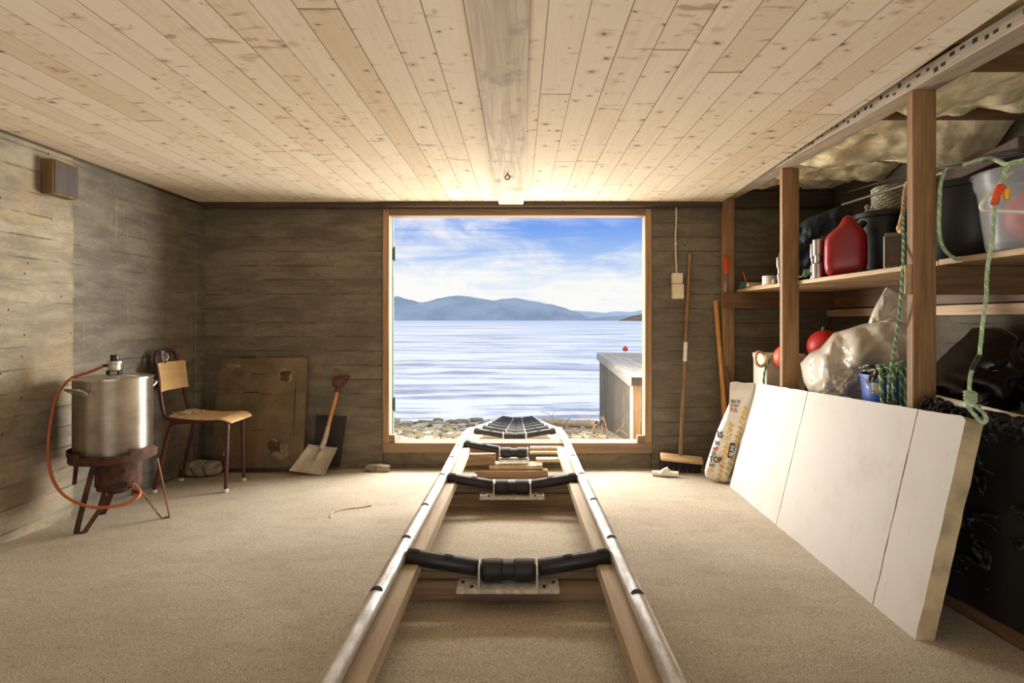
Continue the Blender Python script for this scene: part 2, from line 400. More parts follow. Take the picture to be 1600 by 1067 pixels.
def ceiling_mat():
    m, nt, p = newmat('pine_ceiling_boards'); v = nt.coord(); x, y, z = nt.sep(v)
    w = 0.1155
    u = nt.math('DIVIDE', nt.math('ADD', x, 10*w+0.035), w)
    idn = nt.math('FLOOR', u); fr = nt.math('FRACT', u)
    r1 = nt.white(idn)
    yy = nt.math('DIVIDE', nt.math('ADD', y, nt.math('MULTIPLY', r1, 3.4)), 3.4)
    jid = nt.math('FLOOR', yy); jf = nt.math('FRACT', yy)
    r2 = nt.white(nt.math('ADD', nt.math('MULTIPLY', idn, 7.31), nt.math('MULTIPLY', jid, 3.77)))
    off = nt.math('MULTIPLY', r2, 31.0)
    gv = nt.comb(nt.math('ADD', x, off), nt.math('ADD', nt.math('MULTIPLY', y, 0.05), off), 0.0)
    grain = nt.noise(gv, 42, 5, 0.6, 1.2)
    col = nt.mix(nt.ramp(grain, 0.3, 0.72), srgb(238, 224, 200), srgb(228, 209, 180))
    col = nt.mix(nt.math('MULTIPLY', r2, 0.7), col, srgb(244, 232, 210))
    col = nt.mix(nt.ramp(nt.white(nt.math('ADD', nt.math('MULTIPLY', idn, 3.1), jid)), 0.6, 1.0, 0, 0.4), col, srgb(212, 186, 148))
    # knots
    def knots(scale, off3, thr, rad, strength, col):
        kv = nt.comb(nt.math('ADD', nt.math('MULTIPLY', x, 0.8), off), nt.math('ADD', nt.math('MULTIPLY', y, 1.0), nt.math('ADD', off, off3)), 0.0)
        n_ = nt.noise(kv, 30, 3)
        kv2 = nt.new('ShaderNodeVectorMath', operation='ADD'); nt.l.new(kv, kv2.inputs[0])
        nt.l.new(nt.comb(nt.math('MULTIPLY', n_, 0.035), nt.math('MULTIPLY', n_, 0.012), 0.0), kv2.inputs[1])
        vo = nt.voronoi(kv2.outputs[0], scale); cr, cg, cb = nt.sep(vo.outputs['Color'])
        R = nt.math('MULTIPLY', nt.math('ADD', nt.math('MULTIPLY', cg, 0.9), 0.25), rad)
        dd = nt.math('DIVIDE', vo.outputs['Distance'], R)
        keep = nt.math('GREATER_THAN', cr, thr)
        core = nt.math('MULTIPLY', nt.ramp(dd, 0.55, 1.0, 1, 0), keep)
        halo = nt.math('MULTIPLY', nt.ramp(dd, 0.7, 2.6, 1, 0), keep)
        col = nt.mix(nt.math('MULTIPLY', halo, 0.38*strength), col, srgb(176, 136, 88))
        return nt.mix(nt.math('MULTIPLY', core, 0.85*strength), col, srgb(104, 68, 38))
    col = knots(12, 0.0, 0.08, 0.13, 1.0, col)
    col = knots(21, 5.3, 0.45, 0.13, 0.95, col)
    # feathery cross streaks beside knots
    st = nt.noise(nt.comb(nt.math('ADD', nt.math('MULTIPLY', x, 0.35), off), nt.math('ADD', y, off), 0.0), 16, 4, 0.6, 0.6)
    col = nt.mix(nt.ramp(st, 0.60, 0.70, 0, 0.7), col, srgb(168, 132, 90))
    edge = nt.math('MINIMUM', fr, nt.math('SUBTRACT', 1.0, fr))
    seam = nt.ramp(edge, 0.007, 0.017, 1, 0)
    sw = nt.math('ADD', 0.55, nt.math('MULTIPLY', nt.white(nt.math('ADD', idn, nt.math('GREATER_THAN', fr, 0.5))), 0.45))
    je = nt.math('MINIMUM', jf, nt.math('SUBTRACT', 1.0, jf))
    jl = nt.ramp(je, 0.0008, 0.0016, 1, 0)
    col = nt.mix(nt.math('MULTIPLY', seam, sw), col, srgb(92, 64, 38))
    col = nt.mix(nt.math('MULTIPLY', jl, 0.8), col, srgb(150, 112, 70))
    nt.put(p.inputs['Base Color'], col); p.inputs['Roughness'].default_value = 0.6; p.inputs['Specular IOR Level'].default_value = 0.3
    h = nt.math('SUBTRACT', nt.math('MULTIPLY', grain, 0.12), nt.math('MAXIMUM', seam, jl))
    h = nt.math('ADD', h, nt.math('MULTIPLY', r2, 0.2))
    nt.put(p.inputs['Normal'], nt.bump(h, 0.5, 0.004))
    return m
M_CEIL = ceiling_mat()

M_BEAM = wood('aged_beam_wood', srgb(206, 188, 164), srgb(238, 226, 206), 'y', knots=0.55, stain=0.6)
M_HEAD = wood('grey_header_wood', srgb(164, 146, 122), srgb(204, 188, 164), 'y', knots=0.3, stain=0.3)
M_POST = wood('post_wood', srgb(124, 90, 55), srgb(164, 126, 82), 'z', knots=0.3)
M_FRAME_Z = wood('door_frame_wood_upright', srgb(150, 112, 78), srgb(182, 142, 104), 'z', knots=0.3)
M_FRAME_X = wood('door_frame_wood_level', srgb(126, 100, 72), srgb(156, 128, 96), 'x', knots=0.3)
M_PLATE = wood('dark_wall_plate_wood', srgb(66, 50, 36), srgb(92, 72, 52), 'x', knots=0.2)
M_SHELF = wood('shelf_board_wood', srgb(172, 140, 102), srgb(204, 174, 134), 'y', knots=0.3)
M_LEDGER_X = wood('ledger_wood_across', srgb(92, 64, 40), srgb(124, 92, 60), 'x', knots=0.4)
M_LEDGER_Y = wood('ledger_wood_along', srgb(92, 64, 40), srgb(124, 92, 60), 'y', knots=0.4)
M_STRING = wood('stringer_plank_wood', srgb(178, 156, 124), srgb(206, 186, 154), 'y', knots=0.2)
M_CROSS = wood('cross_beam_wood', srgb(122, 98, 70), srgb(158, 132, 98), 'x', knots=0.4)
M_OLDWOOD = wood('weathered_grey_wood', srgb(92, 84, 68), srgb(150, 138, 114), 'z', knots=0.2, stain=0.4)
M_DECK = wood('weathered_deck_wood', srgb(150, 143, 130), srgb(186, 178, 164), 'y', knots=0.2)
M_HANDLE = wood('tool_handle_wood', srgb(190, 124, 62), srgb(222, 160, 92), 'z', knots=0.0, rough=0.45)
M_BROOM = wood('broom_handle_wood', srgb(120, 86, 54), srgb(160, 120, 78), 'z', knots=0.0)
M_BRUSH = wood('broom_block_wood', srgb(206, 170, 122), srgb(228, 196, 148), 'x', knots=0.1)
M_PLY = wood('chair_plywood', srgb(206, 164, 108), srgb(226, 188, 134), 'y', knots=0.0, rough=0.4, grain=20)
M_DARKWOOD = wood('dark_block_wood', srgb(38, 25, 16), srgb(62, 41, 25), 'z', knots=0.1)
M_BLOCKSIDE = wood('brown_block_wood', srgb(104, 78, 44), srgb(134, 104, 62), 'z', knots=0.1)

def galv():
    m, nt, p = newmat('galvanised_pipe'); v = nt.coord()
    n = nt.noise(nt.mapping(v, (1, 0.35, 1)), 26, 6, 0.7); sc_ = nt.noise(nt.mapping(v, (1, 0.08, 1)), 60, 4)
    col = nt.mix(nt.ramp(n, 0.3, 0.7), srgb(192, 186, 174), srgb(236, 232, 224))
    col = nt.mix(nt.ramp(sc_, 0.55, 0.7, 0, 0.35), col, srgb(120, 108, 92))
    nt.put(p.inputs['Base Color'], col); p.inputs['Metallic'].default_value = 0.55
    nt.put(p.inputs['Roughness'], nt.ramp(n, 0.3, 0.7, 0.52, 0.32))
    nt.put(p.inputs['Normal'], nt.bump(n, 0.08, 0.003)); return m
M_GALV = galv()
M_PLATEMETAL = plain('dusty_galvanised_plate', srgb(224, 214, 196), 0.65, 0.1, 0.3, 40)
M_RUBBER = plain('black_rubber_roller', srgb(30, 26, 23), 0.42, 0, 0.3, 30, 0.1)
M_RUBBER2 = plain('worn_black_roller', srgb(36, 31, 27), 0.55, 0, 0.35, 30, 0.15)
M_BLACK = plain('flat_black', srgb(12, 11, 10), 0.8, bump=0)
M_BOLT = plain('dark_steel_bolt', srgb(84, 76, 66), 0.5, 0.7, bump=0)
def steel_mat():
    m, nt, p = newmat('brushed_pot_aluminium'); v = nt.coord()
    n = nt.noise(nt.mapping(v, (1, 1, 12)), 5, 4); b = nt.noise(v, 5, 5)
    z = nt.sep(v)[2]
    col = nt.mix(nt.ramp(n, 0.3, 0.7), srgb(196, 188, 174), srgb(206, 199, 186))
    soot = nt.math('MULTIPLY', nt.ramp(z, 0.33, 0.42, 1, 0), nt.ramp(b, 0.35, 0.7))
    col = nt.mix(nt.math('MULTIPLY', soot, 0.55), col, srgb(96, 82, 66))
    nt.put(p.inputs['Base Color'], col); p.inputs['Metallic'].default_value = 0.92
    nt.put(p.inputs['Roughness'], nt.ramp(b, 0.3, 0.7, 0.30, 0.38)); p.inputs['Anisotropic'].default_value = 0.85; p.inputs['Anisotropic Rotation'].default_value = 0.25
    tg = nt.new('ShaderNodeTangent', direction_type='RADIAL', axis='Z'); nt.put(p.inputs['Tangent'], tg.outputs[0]); return m
M_STEEL = steel_mat()
M_STEEL2 = plain('polished_steel', srgb(190, 186, 180), 0.25, 0.95, 0.1, bump=0)
def rust_mat():
    m, nt, p = newmat('rusty_iron'); v = nt.coord(); n = nt.noise(v, 18, 6, 0.7)
    col = nt.mix(nt.ramp(n, 0.3, 0.7), srgb(48, 31, 24), srgb(100, 62, 40))
    nt.put(p.inputs['Base Color'], col); p.inputs['Roughness'].default_value = 0.8; p.inputs['Metallic'].default_value = 0.25
    nt.put(p.inputs['Normal'], nt.bump(nt.noise(v, 90, 4), 0.4, 0.003)); return m
M_RUST = rust_mat()
M_ROD = plain('bare_steel_rod', srgb(150, 112, 80), 0.45, 0.6, 0.3)
M_HOSE = plain('orange_gas_hose', srgb(186, 100, 52), 0.5, 0, 0.15, bump=0)
M_CASTAL = plain('cast_aluminium', srgb(196, 186, 164), 0.5, 0.6, 0.25, 50)
M_MAROON = plain('maroon_painted_tube', srgb(82, 34, 36), 0.35, 0.1, 0.25, 30, 0.05)
M_MAROON2 = plain('maroon_plastic_grip', srgb(92, 34, 40), 0.5, 0, 0.2, 30, 0.05)
M_FOOT = plain('cream_rubber_foot', srgb(214, 198, 160), 0.7)
M_WIRE = plain('pale_wire', srgb(190, 180, 160), 0.4, 0.6, bump=0)
M_SHOVEL = plain('dull_aluminium_blade', srgb(196, 184, 160), 0.5, 0.35, 0.2, 14, 0.1)
M_BPANEL = plain('dark_stained_panel', srgb(48, 40, 34), 0.8, 0, 0.4, 8)
M_STONE = plain('dusty_grey_stone', srgb(156, 142, 116), 0.9, 0, 0.35, 20, 0.6, 40)
M_FOAM_END = plain('soiled_foam_edge', srgb(192, 170, 132), 0.9, 0, 0.35, 10, 0.6, 60)
M_WHITEP = plain('white_plastic', srgb(232, 224, 206), 0.5, 0, 0.06, bump=0)
M_CREAM = plain('cream_plastic_box', srgb(226, 212, 180), 0.5, 0, 0.08, bump=0)
M_BRISTLE = plain('black_bristles', srgb(42, 36, 32), 0.8, 0, 0.3)
M_TAPE = plain('white_tape', srgb(226, 220, 204), 0.5, bump=0)
M_REDCAN = plain('red_jerrycan_plastic', srgb(150, 22, 22), 0.38, 0, 0.15, 18, 0.1, Subsurface_Weight=0.0)
M_BUOY = plain('red_buoy_vinyl', srgb(206, 48, 34), 0.45, 0, 0.15, bump=0)
M_ORANGE = plain('orange_plastic', srgb(218, 78, 34), 0.45, bump=0)
M_ORANGE_INK = plain('orange_ink', srgb(150, 84, 42), 0.6, bump=0)
M_BLKPL = plain('black_plastic', srgb(20, 20, 20), 0.38, 0, 0.3, 20, 0.12)
M_BLKBAG = plain('black_polythene', srgb(24, 23, 18), 0.24, 0, 0.3, 14, 0.4, 26)
M_TARP = plain('navy_fabric', srgb(20, 32, 44), 0.75, 0, 0.3, 14, 0.4, 40)
M_BLUE = plain('blue_bucket_plastic', srgb(40, 82, 158), 0.45, 0, 0.1, bump=0)
M_CARD = plain('grey_brown_carton', srgb(92, 84, 76), 0.75, 0, 0.1)
M_CARDIN = plain('carton_flap', srgb(132, 104, 76), 0.8, 0, 0.1)
M_GREEN = plain('green_rope', srgb(78, 140, 104), 0.7, bump=0)
M_PALEGREEN = plain('pale_green_rope', srgb(156, 178, 136), 0.7, bump=0)
M_PALEGREEN2 = plain('paler_green_rope', srgb(184, 198, 160), 0.7, bump=0)
M_WHITEROPE = plain('off_white_rope', srgb(206, 196, 164), 0.75, bump=0)
M_GREYROPE = plain('grey_rope', srgb(150, 142, 124), 0.8, bump=0)
M_BLKROPE = plain('black_net_rope', srgb(22, 20, 18), 0.65, bump=0)
M_TAN = plain('tan_wood_roll', srgb(202, 170, 128), 0.6)
M_WOOL = plain('yellow_mineral_wool', srgb(236, 220, 176), 0.95, 0, 0.3, 14, 0.9, 60)
M_TEAL = plain('teal_painted_wood', srgb(62, 92, 94), 0.6, 0, 0.2)
M_SACK = plain('white_woven_sack', srgb(226, 220, 206), 0.5, 0, 0.08, 10, 0.2, 120)
M_YEL = plain('yellow_ink', srgb(222, 178, 84), 0.6, bump=0)
M_INK = plain('dark_ink', srgb(52, 48, 44), 0.6, bump=0)
M_REDINK = plain('red_ink', srgb(196, 72, 62), 0.6, bump=0)
M_YELCAP = plain('yellow_plastic', srgb(240, 176, 30), 0.5, bump=0)
M_DRAIN = plain('rusty_drain_plate', srgb(112, 88, 60), 0.8, 0.2, 0.4, 20)
M_TWIG = plain('dry_twig', srgb(120, 92, 62), 0.8)
M_PALETWIG = plain('pale_dry_stalk', srgb(198, 172, 126), 0.8)
M_LOG = wood('driftwood', srgb(170, 150, 118), srgb(208, 190, 158), 'x', knots=0.2)
def trans_mat(name, col, alpha, rough=0.25, trans=0.6):
    m, nt, p = newmat(name); v = nt.coord()
    n = nt.noise(v, 7, 5, 0.6)
    nt.put(p.inputs['Base Color'], nt.mix(nt.ramp(n, 0.35, 0.65), tuple(c*0.72 for c in col), col))
    p.inputs['Roughness'].default_value = rough; p.inputs['Transmission Weight'].default_value = trans
    p.inputs['Alpha'].default_value = alpha; p.inputs['IOR'].default_value = 1.1
    return m
M_CLEAR = plain('milky_polythene', srgb(222, 212, 192), 0.22, 0, 0.1, 6, 0.5, 14, Alpha=0.80, Coat_Weight=0.5, Coat_Roughness=0.15)
M_TUBCLEAR = plain('translucent_tub_plastic', srgb(196, 200, 202), 0.3, 0, 0.05, bump=0, Alpha=0.27)
def foam_mat():
    m, nt, p = newmat('white_styrofoam'); v = nt.coord()
    vo = nt.voronoi(v, 160); n = nt.noise(v, 3.5, 6, 0.65); st = nt.noise(nt.mapping(v, (8, 8, 0.35)), 5, 4)
    col = nt.mix(nt.ramp(n, 0.5, 0.75, 0, 0.3), srgb(200, 195, 185), srgb(164, 153, 130))
    col = nt.mix(nt.ramp(st, 0.6, 0.72, 0, 0.3), col, srgb(180, 166, 140))
    nt.put(p.inputs['Base Color'], col); p.inputs['Roughness'].default_value = 0.75
    nt.put(p.inputs['Normal'], nt.bump(vo.outputs['Distance'], 0.12, 0.003)); return m
M_FOAM = foam_mat()
def board_mat():
    m, nt, p = newmat('stained_old_plywood'); v = nt.coord()
    a = nt.noise(v, 3.2, 7, 0.65, 0.4); b = nt.noise(v, 90, 3, 0.7); g = nt.noise(nt.mapping(v, (0.5, 1, 5)), 9, 4)
    col = nt.mix(nt.ramp(a, 0.3, 0.7), srgb(96, 79, 55), srgb(132, 110, 78))
    col = nt.mix(nt.ramp(nt.noise(nt.mapping(v, loc=(4, 0, 2)), 2.4, 5), 0.52, 0.68, 0, 0.5), col, srgb(128, 94, 60))
    col = nt.mix(nt.ramp(nt.noise(nt.mapping(v, loc=(9, 3, 1)), 3.4, 5, 0.6), 0.58, 0.68, 0, 0.6), col, srgb(66, 54, 40))
    col = nt.mix(nt.ramp(b, 0.35, 0.65, 0.3, 0), col, srgb(70, 56, 38))
    nt.put(p.inputs['Base Color'], col); p.inputs['Roughness'].default_value = 0.75
    nt.put(p.inputs['Normal'], nt.bump(nt.math('ADD', a, b), 0.3, 0.004)); return m
M_BOARD = board_mat()
M_BOARDWEAR = plain('worn_plywood_patch', srgb(136, 118, 90), 0.9, 0, 0.4, 26, 0.6, 50)
M_BOARDCRACK = plain('plywood_crack', srgb(44, 33, 22), 0.9, bump=0)
M_BOARDHOLE = plain('plywood_worn_hollow', srgb(76, 66, 50), 0.9, 0, 0.4, 26, 0.5, 50)

# ------------------------------------------------------------------ the room
XL, XR, YB, ZC = -2.335, 2.30, 4.11, 1.72
YN = -1.3
OPL, OPR, OPT, OPB = -0.957, 0.928, 1.630, -0.045
mb = MB()
mb.quad_grid(lambda u, v: Vector((-2.5+u*5.0, YN-0.1+v*(YB+0.2-YN), fz(YN-0.1+v*(YB+0.2-YN))+0.004*noise.fractal(Vector((u*9, v*10, 0)), 1, 2, 3))), 60, 70)
struct(mb.build('floor', M_FLOOR, origin=(0, 0, 0)), 'rough sandy concrete floor sloping down to the doorway', 'floor')
mb = MB()
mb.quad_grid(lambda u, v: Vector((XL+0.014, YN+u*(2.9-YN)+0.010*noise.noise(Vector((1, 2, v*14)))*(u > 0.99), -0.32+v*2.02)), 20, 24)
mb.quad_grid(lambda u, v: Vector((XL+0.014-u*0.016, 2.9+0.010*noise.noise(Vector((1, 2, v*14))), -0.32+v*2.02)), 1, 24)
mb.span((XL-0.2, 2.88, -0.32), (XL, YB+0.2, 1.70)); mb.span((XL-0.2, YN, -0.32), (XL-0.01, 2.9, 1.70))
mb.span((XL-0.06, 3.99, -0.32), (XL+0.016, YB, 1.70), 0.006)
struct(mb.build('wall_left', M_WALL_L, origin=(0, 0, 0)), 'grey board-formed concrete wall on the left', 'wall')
mb = MB(); mb.span((XL-0.2, YN, 1.70), (XL-0.02, YB, 1.80))
struct(mb.build('trim_1', M_PLATE, origin=(0, 0, 0)))
mb = MB()
YT = YB+0.22
for a, b in (((XL-0.2, YB, -0.6), (-1.004, YT, 1.70)), ((0.98, YB, -0.6), (XR+0.2, YT, 1.70)), ((-1.004, YB, OPT+0.05), (0.98, YT, 1.70)), ((-1.004, YB+0.012, -0.6), (0.98, YT, -0.12))):
    mb.span(a, b, 0.004)
mb.span((XL-0.2, YB+0.05, 1.70), (XR+0.2, YT, 2.1))
struct(mb.build('wall_back', M_WALL, origin=(0, 0, 0)), 'brown grey board-formed concrete wall around the doorway', 'wall')
mb = MB(); mb.span((XR, YN, -0.5), (XR+0.2, YB+0.2, 2.1))
struct(mb.build('wall_right', M_WALLR, origin=(0, 0, 0)), 'grey concrete wall behind the shelves', 'wall')
mb = MB()
for a, b in (((XL-0.2, YN-0.2, -0.3), (-1.3, YN, 2.1)), ((1.3, YN-0.2, -0.3), (XR+0.2, YN, 2.1)), ((-1.3, YN-0.2, 1.55), (1.3, YN, 2.1))): mb.span(a, b)
struct(mb.build('wall_rear', M_WALL, origin=(0, 0, 0)), 'concrete wall with an open doorway behind the viewer', 'wall')
# ceiling (boards run towards the sea)
mb = MB(); b = bmesh.new()
def cx_right(Y): return 1.258+0.0547*Y
z0, z1 = ZC, ZC+0.016
pts = [(XL-0.005, YN), (cx_right(YN), YN), (cx_right(YB), YB), (XL-0.005, YB)]
mb.prism(pts, 0.016, Matrix.Translation((0, 0, ZC+0.008)))
struct(mb.build('ceiling', M_CEIL, origin=(0, 0, 0)), 'pale knotty pine board ceiling', 'ceiling')
mb = MB(); mb.span((XL-0.2, YN-0.2, 2.0), (XR+0.2, YT, 2.1))
struct(mb.build('ceiling_roof_deck', M_PLATE, origin=(0, 0, 0)), 'dark boarding above the insulation', 'ceiling')
mb = MB(); mb.span((-1.03, YB-0.075, 1.686), (1.46, YB, ZC), 0.004)
mb.span((XL, YB-0.055, 1.682), (-1.03, YB, ZC), 0.004)
struct(mb.build('trim_2', M_PLATE, origin=(0, 0, 0)), 'dark timber wall plate over the doorway', 'trim')
mb = MB(); mb.span((1.46, YB-0.06, 1.68), (XR, YB+0.05, 1.80), 0.004)
struct(mb.build('trim_3', M_PLATE, origin=(0, 0, 0)))

# centre beam with eye hook
bm_root = thing('ceiling_beam', (-0.055, 2.0, 1.70), 'weathered grey-brown timber beam along the middle of the ceiling', 'beam')
MB().box((-0.058, 1.35, 1.712), (0.178, 5.40, 0.032), None, 0.004).build('beam_timber', M_BEAM, bm_root)
hk = P(793, 266, 3.17)
mb = MB(); mb.tube([Vector((hk.x, hk.y, 1.70)), Vector((hk.x, hk.y, 1.685))], 0.0035, 8)
mb.tube([Vector((hk.x+0.013*math.cos(a), hk.y, 1.673+0.013*math.sin(a))) for a in (2*PI*k/20 for k in range(20))], 0.0035, 8, closed=True)
mb.build('eye_hook', M_RUST, bm_root)['label'] = 'rusty screw eye'

# doorway frame
dr = thing('door_1', (-0.014, 4.1, -0.12), 'open doorway framed in brown timber facing the sea', 'doorway'); dr['kind'] = 'structure'
yf = YB-0.012
MB().span((-1.004, yf, -0.045), (OPL, yf+0.10, 1.68), 0.003).build('jamb', M_FRAME_Z, dr)
MB().span((OPR, yf, -0.045), (0.978, yf+0.10, 1.68), 0.003).build('jamb', M_FRAME_Z, dr)
MB().span((OPL, yf+0.004, OPT), (OPR, yf+0.10, 1.684), 0.003).build('head_board', M_FRAME_X, dr)
MB().span((-1.004, yf-0.004, -0.12), (0.98, yf+0.14, -0.045), 0.003).build('sill', M_FRAME_X, dr)
MB().span((OPL-0.004, yf+0.004, -0.045), (OPL+0.042, yf+0.05, 0.012), 0.003).build('corner_block', M_FRAME_X, dr)
MB().span((OPR-0.055, yf+0.004, -0.045), (OPR+0.004, yf+0.05, 0.008), 0.003).build('corner_block', M_FRAME_X, dr)
# the open door leaf seen edge-on on the outside, with its hinges
lf = thing('door_leaf', (-0.985, 4.6, 0.0), 'teal painted door swung open outside left of the doorway', 'door'); lf['kind'] = 'structure'
MB().span((-1.95, YT+0.02, -0.05), (-0.986, YT+0.065, 1.66), 0.004).build('panel', M_TEAL, lf)
for zz_ in (1.37, 0.20):
    mb = MB(); mb.span((-1.02, YT+0.004, zz_-0.04), (-0.972, YT+0.019, zz_+0.05), 0.003); mb.cyl((-0.972, YT+0.012, zz_-0.05), (-0.972, YT+0.012, zz_+0.06), 0.009)
    mb.build('hinge', M_TEAL, lf)

# wooden block in left wall
bl = thing('timber_stub', (XL, 2.75, 1.46), 'dark timber stub sticking out of the left wall below the ceiling', 'timber block')
y0 = 2.31*F/(811-79); y1 = 2.31*F/(811-112)
MB().span((XL-0.02, 2.70, 1.475), (XL+0.075, 2.86, 1.645), 0.006).build('block_timber', M_BLOCKSIDE, bl)
MB().span((XL+0.070, 2.707, 1.482), (XL+0.078, 2.853, 1.638), 0.002).build('charred_end', M_DARKWOOD, bl)['label'] = 'dark charred end face'

# ------------------------------------------------------------------ timber frame and shelf on the right
def zh(Y): return 1.652+0.0237*Y          # underside of the header, rising a little towards the sea
def post(x, y, w, d, label, notch=0.0):
    mb = MB(); z0 = fz(y+d)-0.004; z1 = zh(y)-0.0005
    if notch: mb.span((x, y, 0.478), (x+w, y+d, z1), 0.003); mb.span((x+notch, y+0.0005, z0), (x+w-0.0005, y+d-0.0005, 0.482), 0.002)
    else: mb.span((x, y, z0), (x+w, y+d, z1), 0.003)
    o = mb.build('wooden_post', M_POST); tag(o, label, 'post', 'upright posts of the shelf frame'); return o
post(1.437, 2.03, 0.086, 0.036, 'nearest upright timber post, beside the big black bucket')
post(1.500, 3.17, 0.096, 0.036, 'middle upright timber post, left of the red jerrycan', 0.03)
post(1.478, 4.035, 0.085, 0.05, 'far upright timber post standing against the back wall')
ZH = 1.70
hb = thing('header_beam', (1.5, 2.0, ZH), 'grey header timber with rows of nail marks on top of the posts', 'beam')
MB().beam((1.326+0.05, -1.2, zh(-1.2)+0.0275), (1.490+0.05, 4.09, zh(4.09)+0.0275), 0.1, 0.055, 0.003).build('timber', M_HEAD, hb)
mb = MB(); random.seed(3)
for i in range(66):
    y = 1.2+i*0.044+random.uniform(-0.012, 0.012); x = 1.326+(1.490-1.326)*(y+1.2)/5.29
    mb.box((x-0.0005, y, zh(y)+0.026+random.uniform(-0.010, 0.012)), (0.002, random.uniform(0.010, 0.022), random.uniform(0.008, 0.016)), None, 0.0005)
mk = mb.build('nail_mark', M_BPANEL, hb); mk['label'] = 'dark nail marks along the edge'; mk['kind'] = 'stuff'
# joists across, above the ceiling edge
for yj, lab in ((1.98, 'ceiling joist nearest the viewer above the near post'), (2.50, 'second ceiling joist, crossing behind the near post'), (3.22, 'third ceiling joist, above the black lidded tub'), (3.66, 'farthest ceiling joist, above the tape roll')):
    o = MB().span((1.27, yj, zh(yj+0.036)+0.0565), (XR, yj+0.036, 1.88), 0.003).build('ceiling_joist', M_LEDGER_X); tag(o, lab, 'joist', 'joists over the shelf bay')
# insulation batts
def batt(y0, y1, seed, droop, label):
    mb = MB()
    def fn(u, v):
        x = 1.27+u*(XR-1.27-0.01); y = y0+v*(y1-y0)
        e = min(v, 1-v)*2; sag = droop*(0.3+0.7*math.sin(PI*v))*max(0.0, min(1, (u-0.08)/0.3))
        n = noise.fractal(Vector((x*5+seed, y*6, seed)), 1.0, 2.0, 4)
        n2 = noise.noise(Vector((x*2.2+seed*3, y*2.0, 1)))
        return Vector((x, y, 1.835-sag*(0.7+0.6*n2)-0.035*n))
    mb.quad_grid(fn, 46, 26)
    def fn2(u, v):
        p = fn(u, v); p.z = 1.95; return p
    mb.quad_grid(fn2, 1, 1)
    # side skirts so that the batt has thickness
    for vv in (0, 1): mb.quad_grid(lambda u, v, vv=vv: fn(u, vv).lerp(Vector((fn(u, vv).x, fn(u, vv).y, 1.95)), v), 46, 1)
    mb.quad_grid(lambda u, v: fn(0, u).lerp(Vector((fn(0, u).x, fn(0, u).y, 1.95)), v), 26, 1)
    o = mb.build('insulation_batt', M_WOOL); tag(o, label, 'insulation', 'mineral wool batts over the shelf bay'); return o
batt(1.0, 1.975, 1.2, 0.07, 'yellow mineral wool batt nearest the viewer at top right')
batt(2.02, 2.495, 5.1, 0.17, 'sagging yellow mineral wool batt right of the near post top')
batt(2.54, 3.215, 9.4, 0.20, 'yellow mineral wool batt hanging above the big black bucket')
batt(3.26, 3.655, 13.7, 0.12, 'ragged yellow mineral wool batt above the black lidded tub')
batt(3.70, 4.05, 17.7, 0.03, 'farthest yellow mineral wool batt by the back wall')

# shelf
ZS = 1.062; XS = 1.585; TS = 0.022
for y0, y1, lab in ((0.9, 2.10, 'shelf board holding the translucent tub, right of the near post'), (2.103, 3.17, 'shelf board holding the red jerrycan between two posts'), (3.173, 4.06, 'shelf board holding the tape roll, by the back wall')):
    dz_ = {0.9: 0.004, 2.103: 0.0, 3.173: 0.0}[y0]
    o = MB().span((XS+random.uniform(-0.004, 0.004), y0, ZS+dz_), (XR-0.002, y1, ZS+TS+dz_), 0.002).build('shelf_board', M_SHELF); tag(o, lab, 'shelf board', 'boards of the long shelf')
o = MB().span((1.478, 3.99, 0.945), (XR, 4.034, ZS), 0.003).build('shelf_ledger', M_LEDGER_X); tag(o, 'brown ledger timber under the shelf along the back wall', 'ledger')
o = MB().span((XR-0.05, 0.9, 0.945), (XR, 3.985, ZS), 0.003).build('shelf_ledger', M_LEDGER_Y); tag(o, 'brown ledger timber under the shelf along the right wall', 'ledger')
o = MB().span((XR-0.036, 0.9, 0.885), (XR, 4.10, 0.938), 0.003).build('wall_batten', M_SHELF); tag(o, 'light batten fixed to the right wall just below the ledger', 'batten')
o = MB().span((1.525, 2.068, 0.955), (XR-0.052, 2.10, ZS), 0.003).build('shelf_bearer', M_LEDGER_X); tag(o, 'bearer timber under the shelf beside the near post', 'bearer')
MB_ = MB().span((1.412, 2.034, 0.955), (1.436, 2.06, 1.062), 0.002).build('shelf_cleat', M_SHELF); tag(MB_, 'small pale wooden cleat on the near post at shelf height', 'cleat')

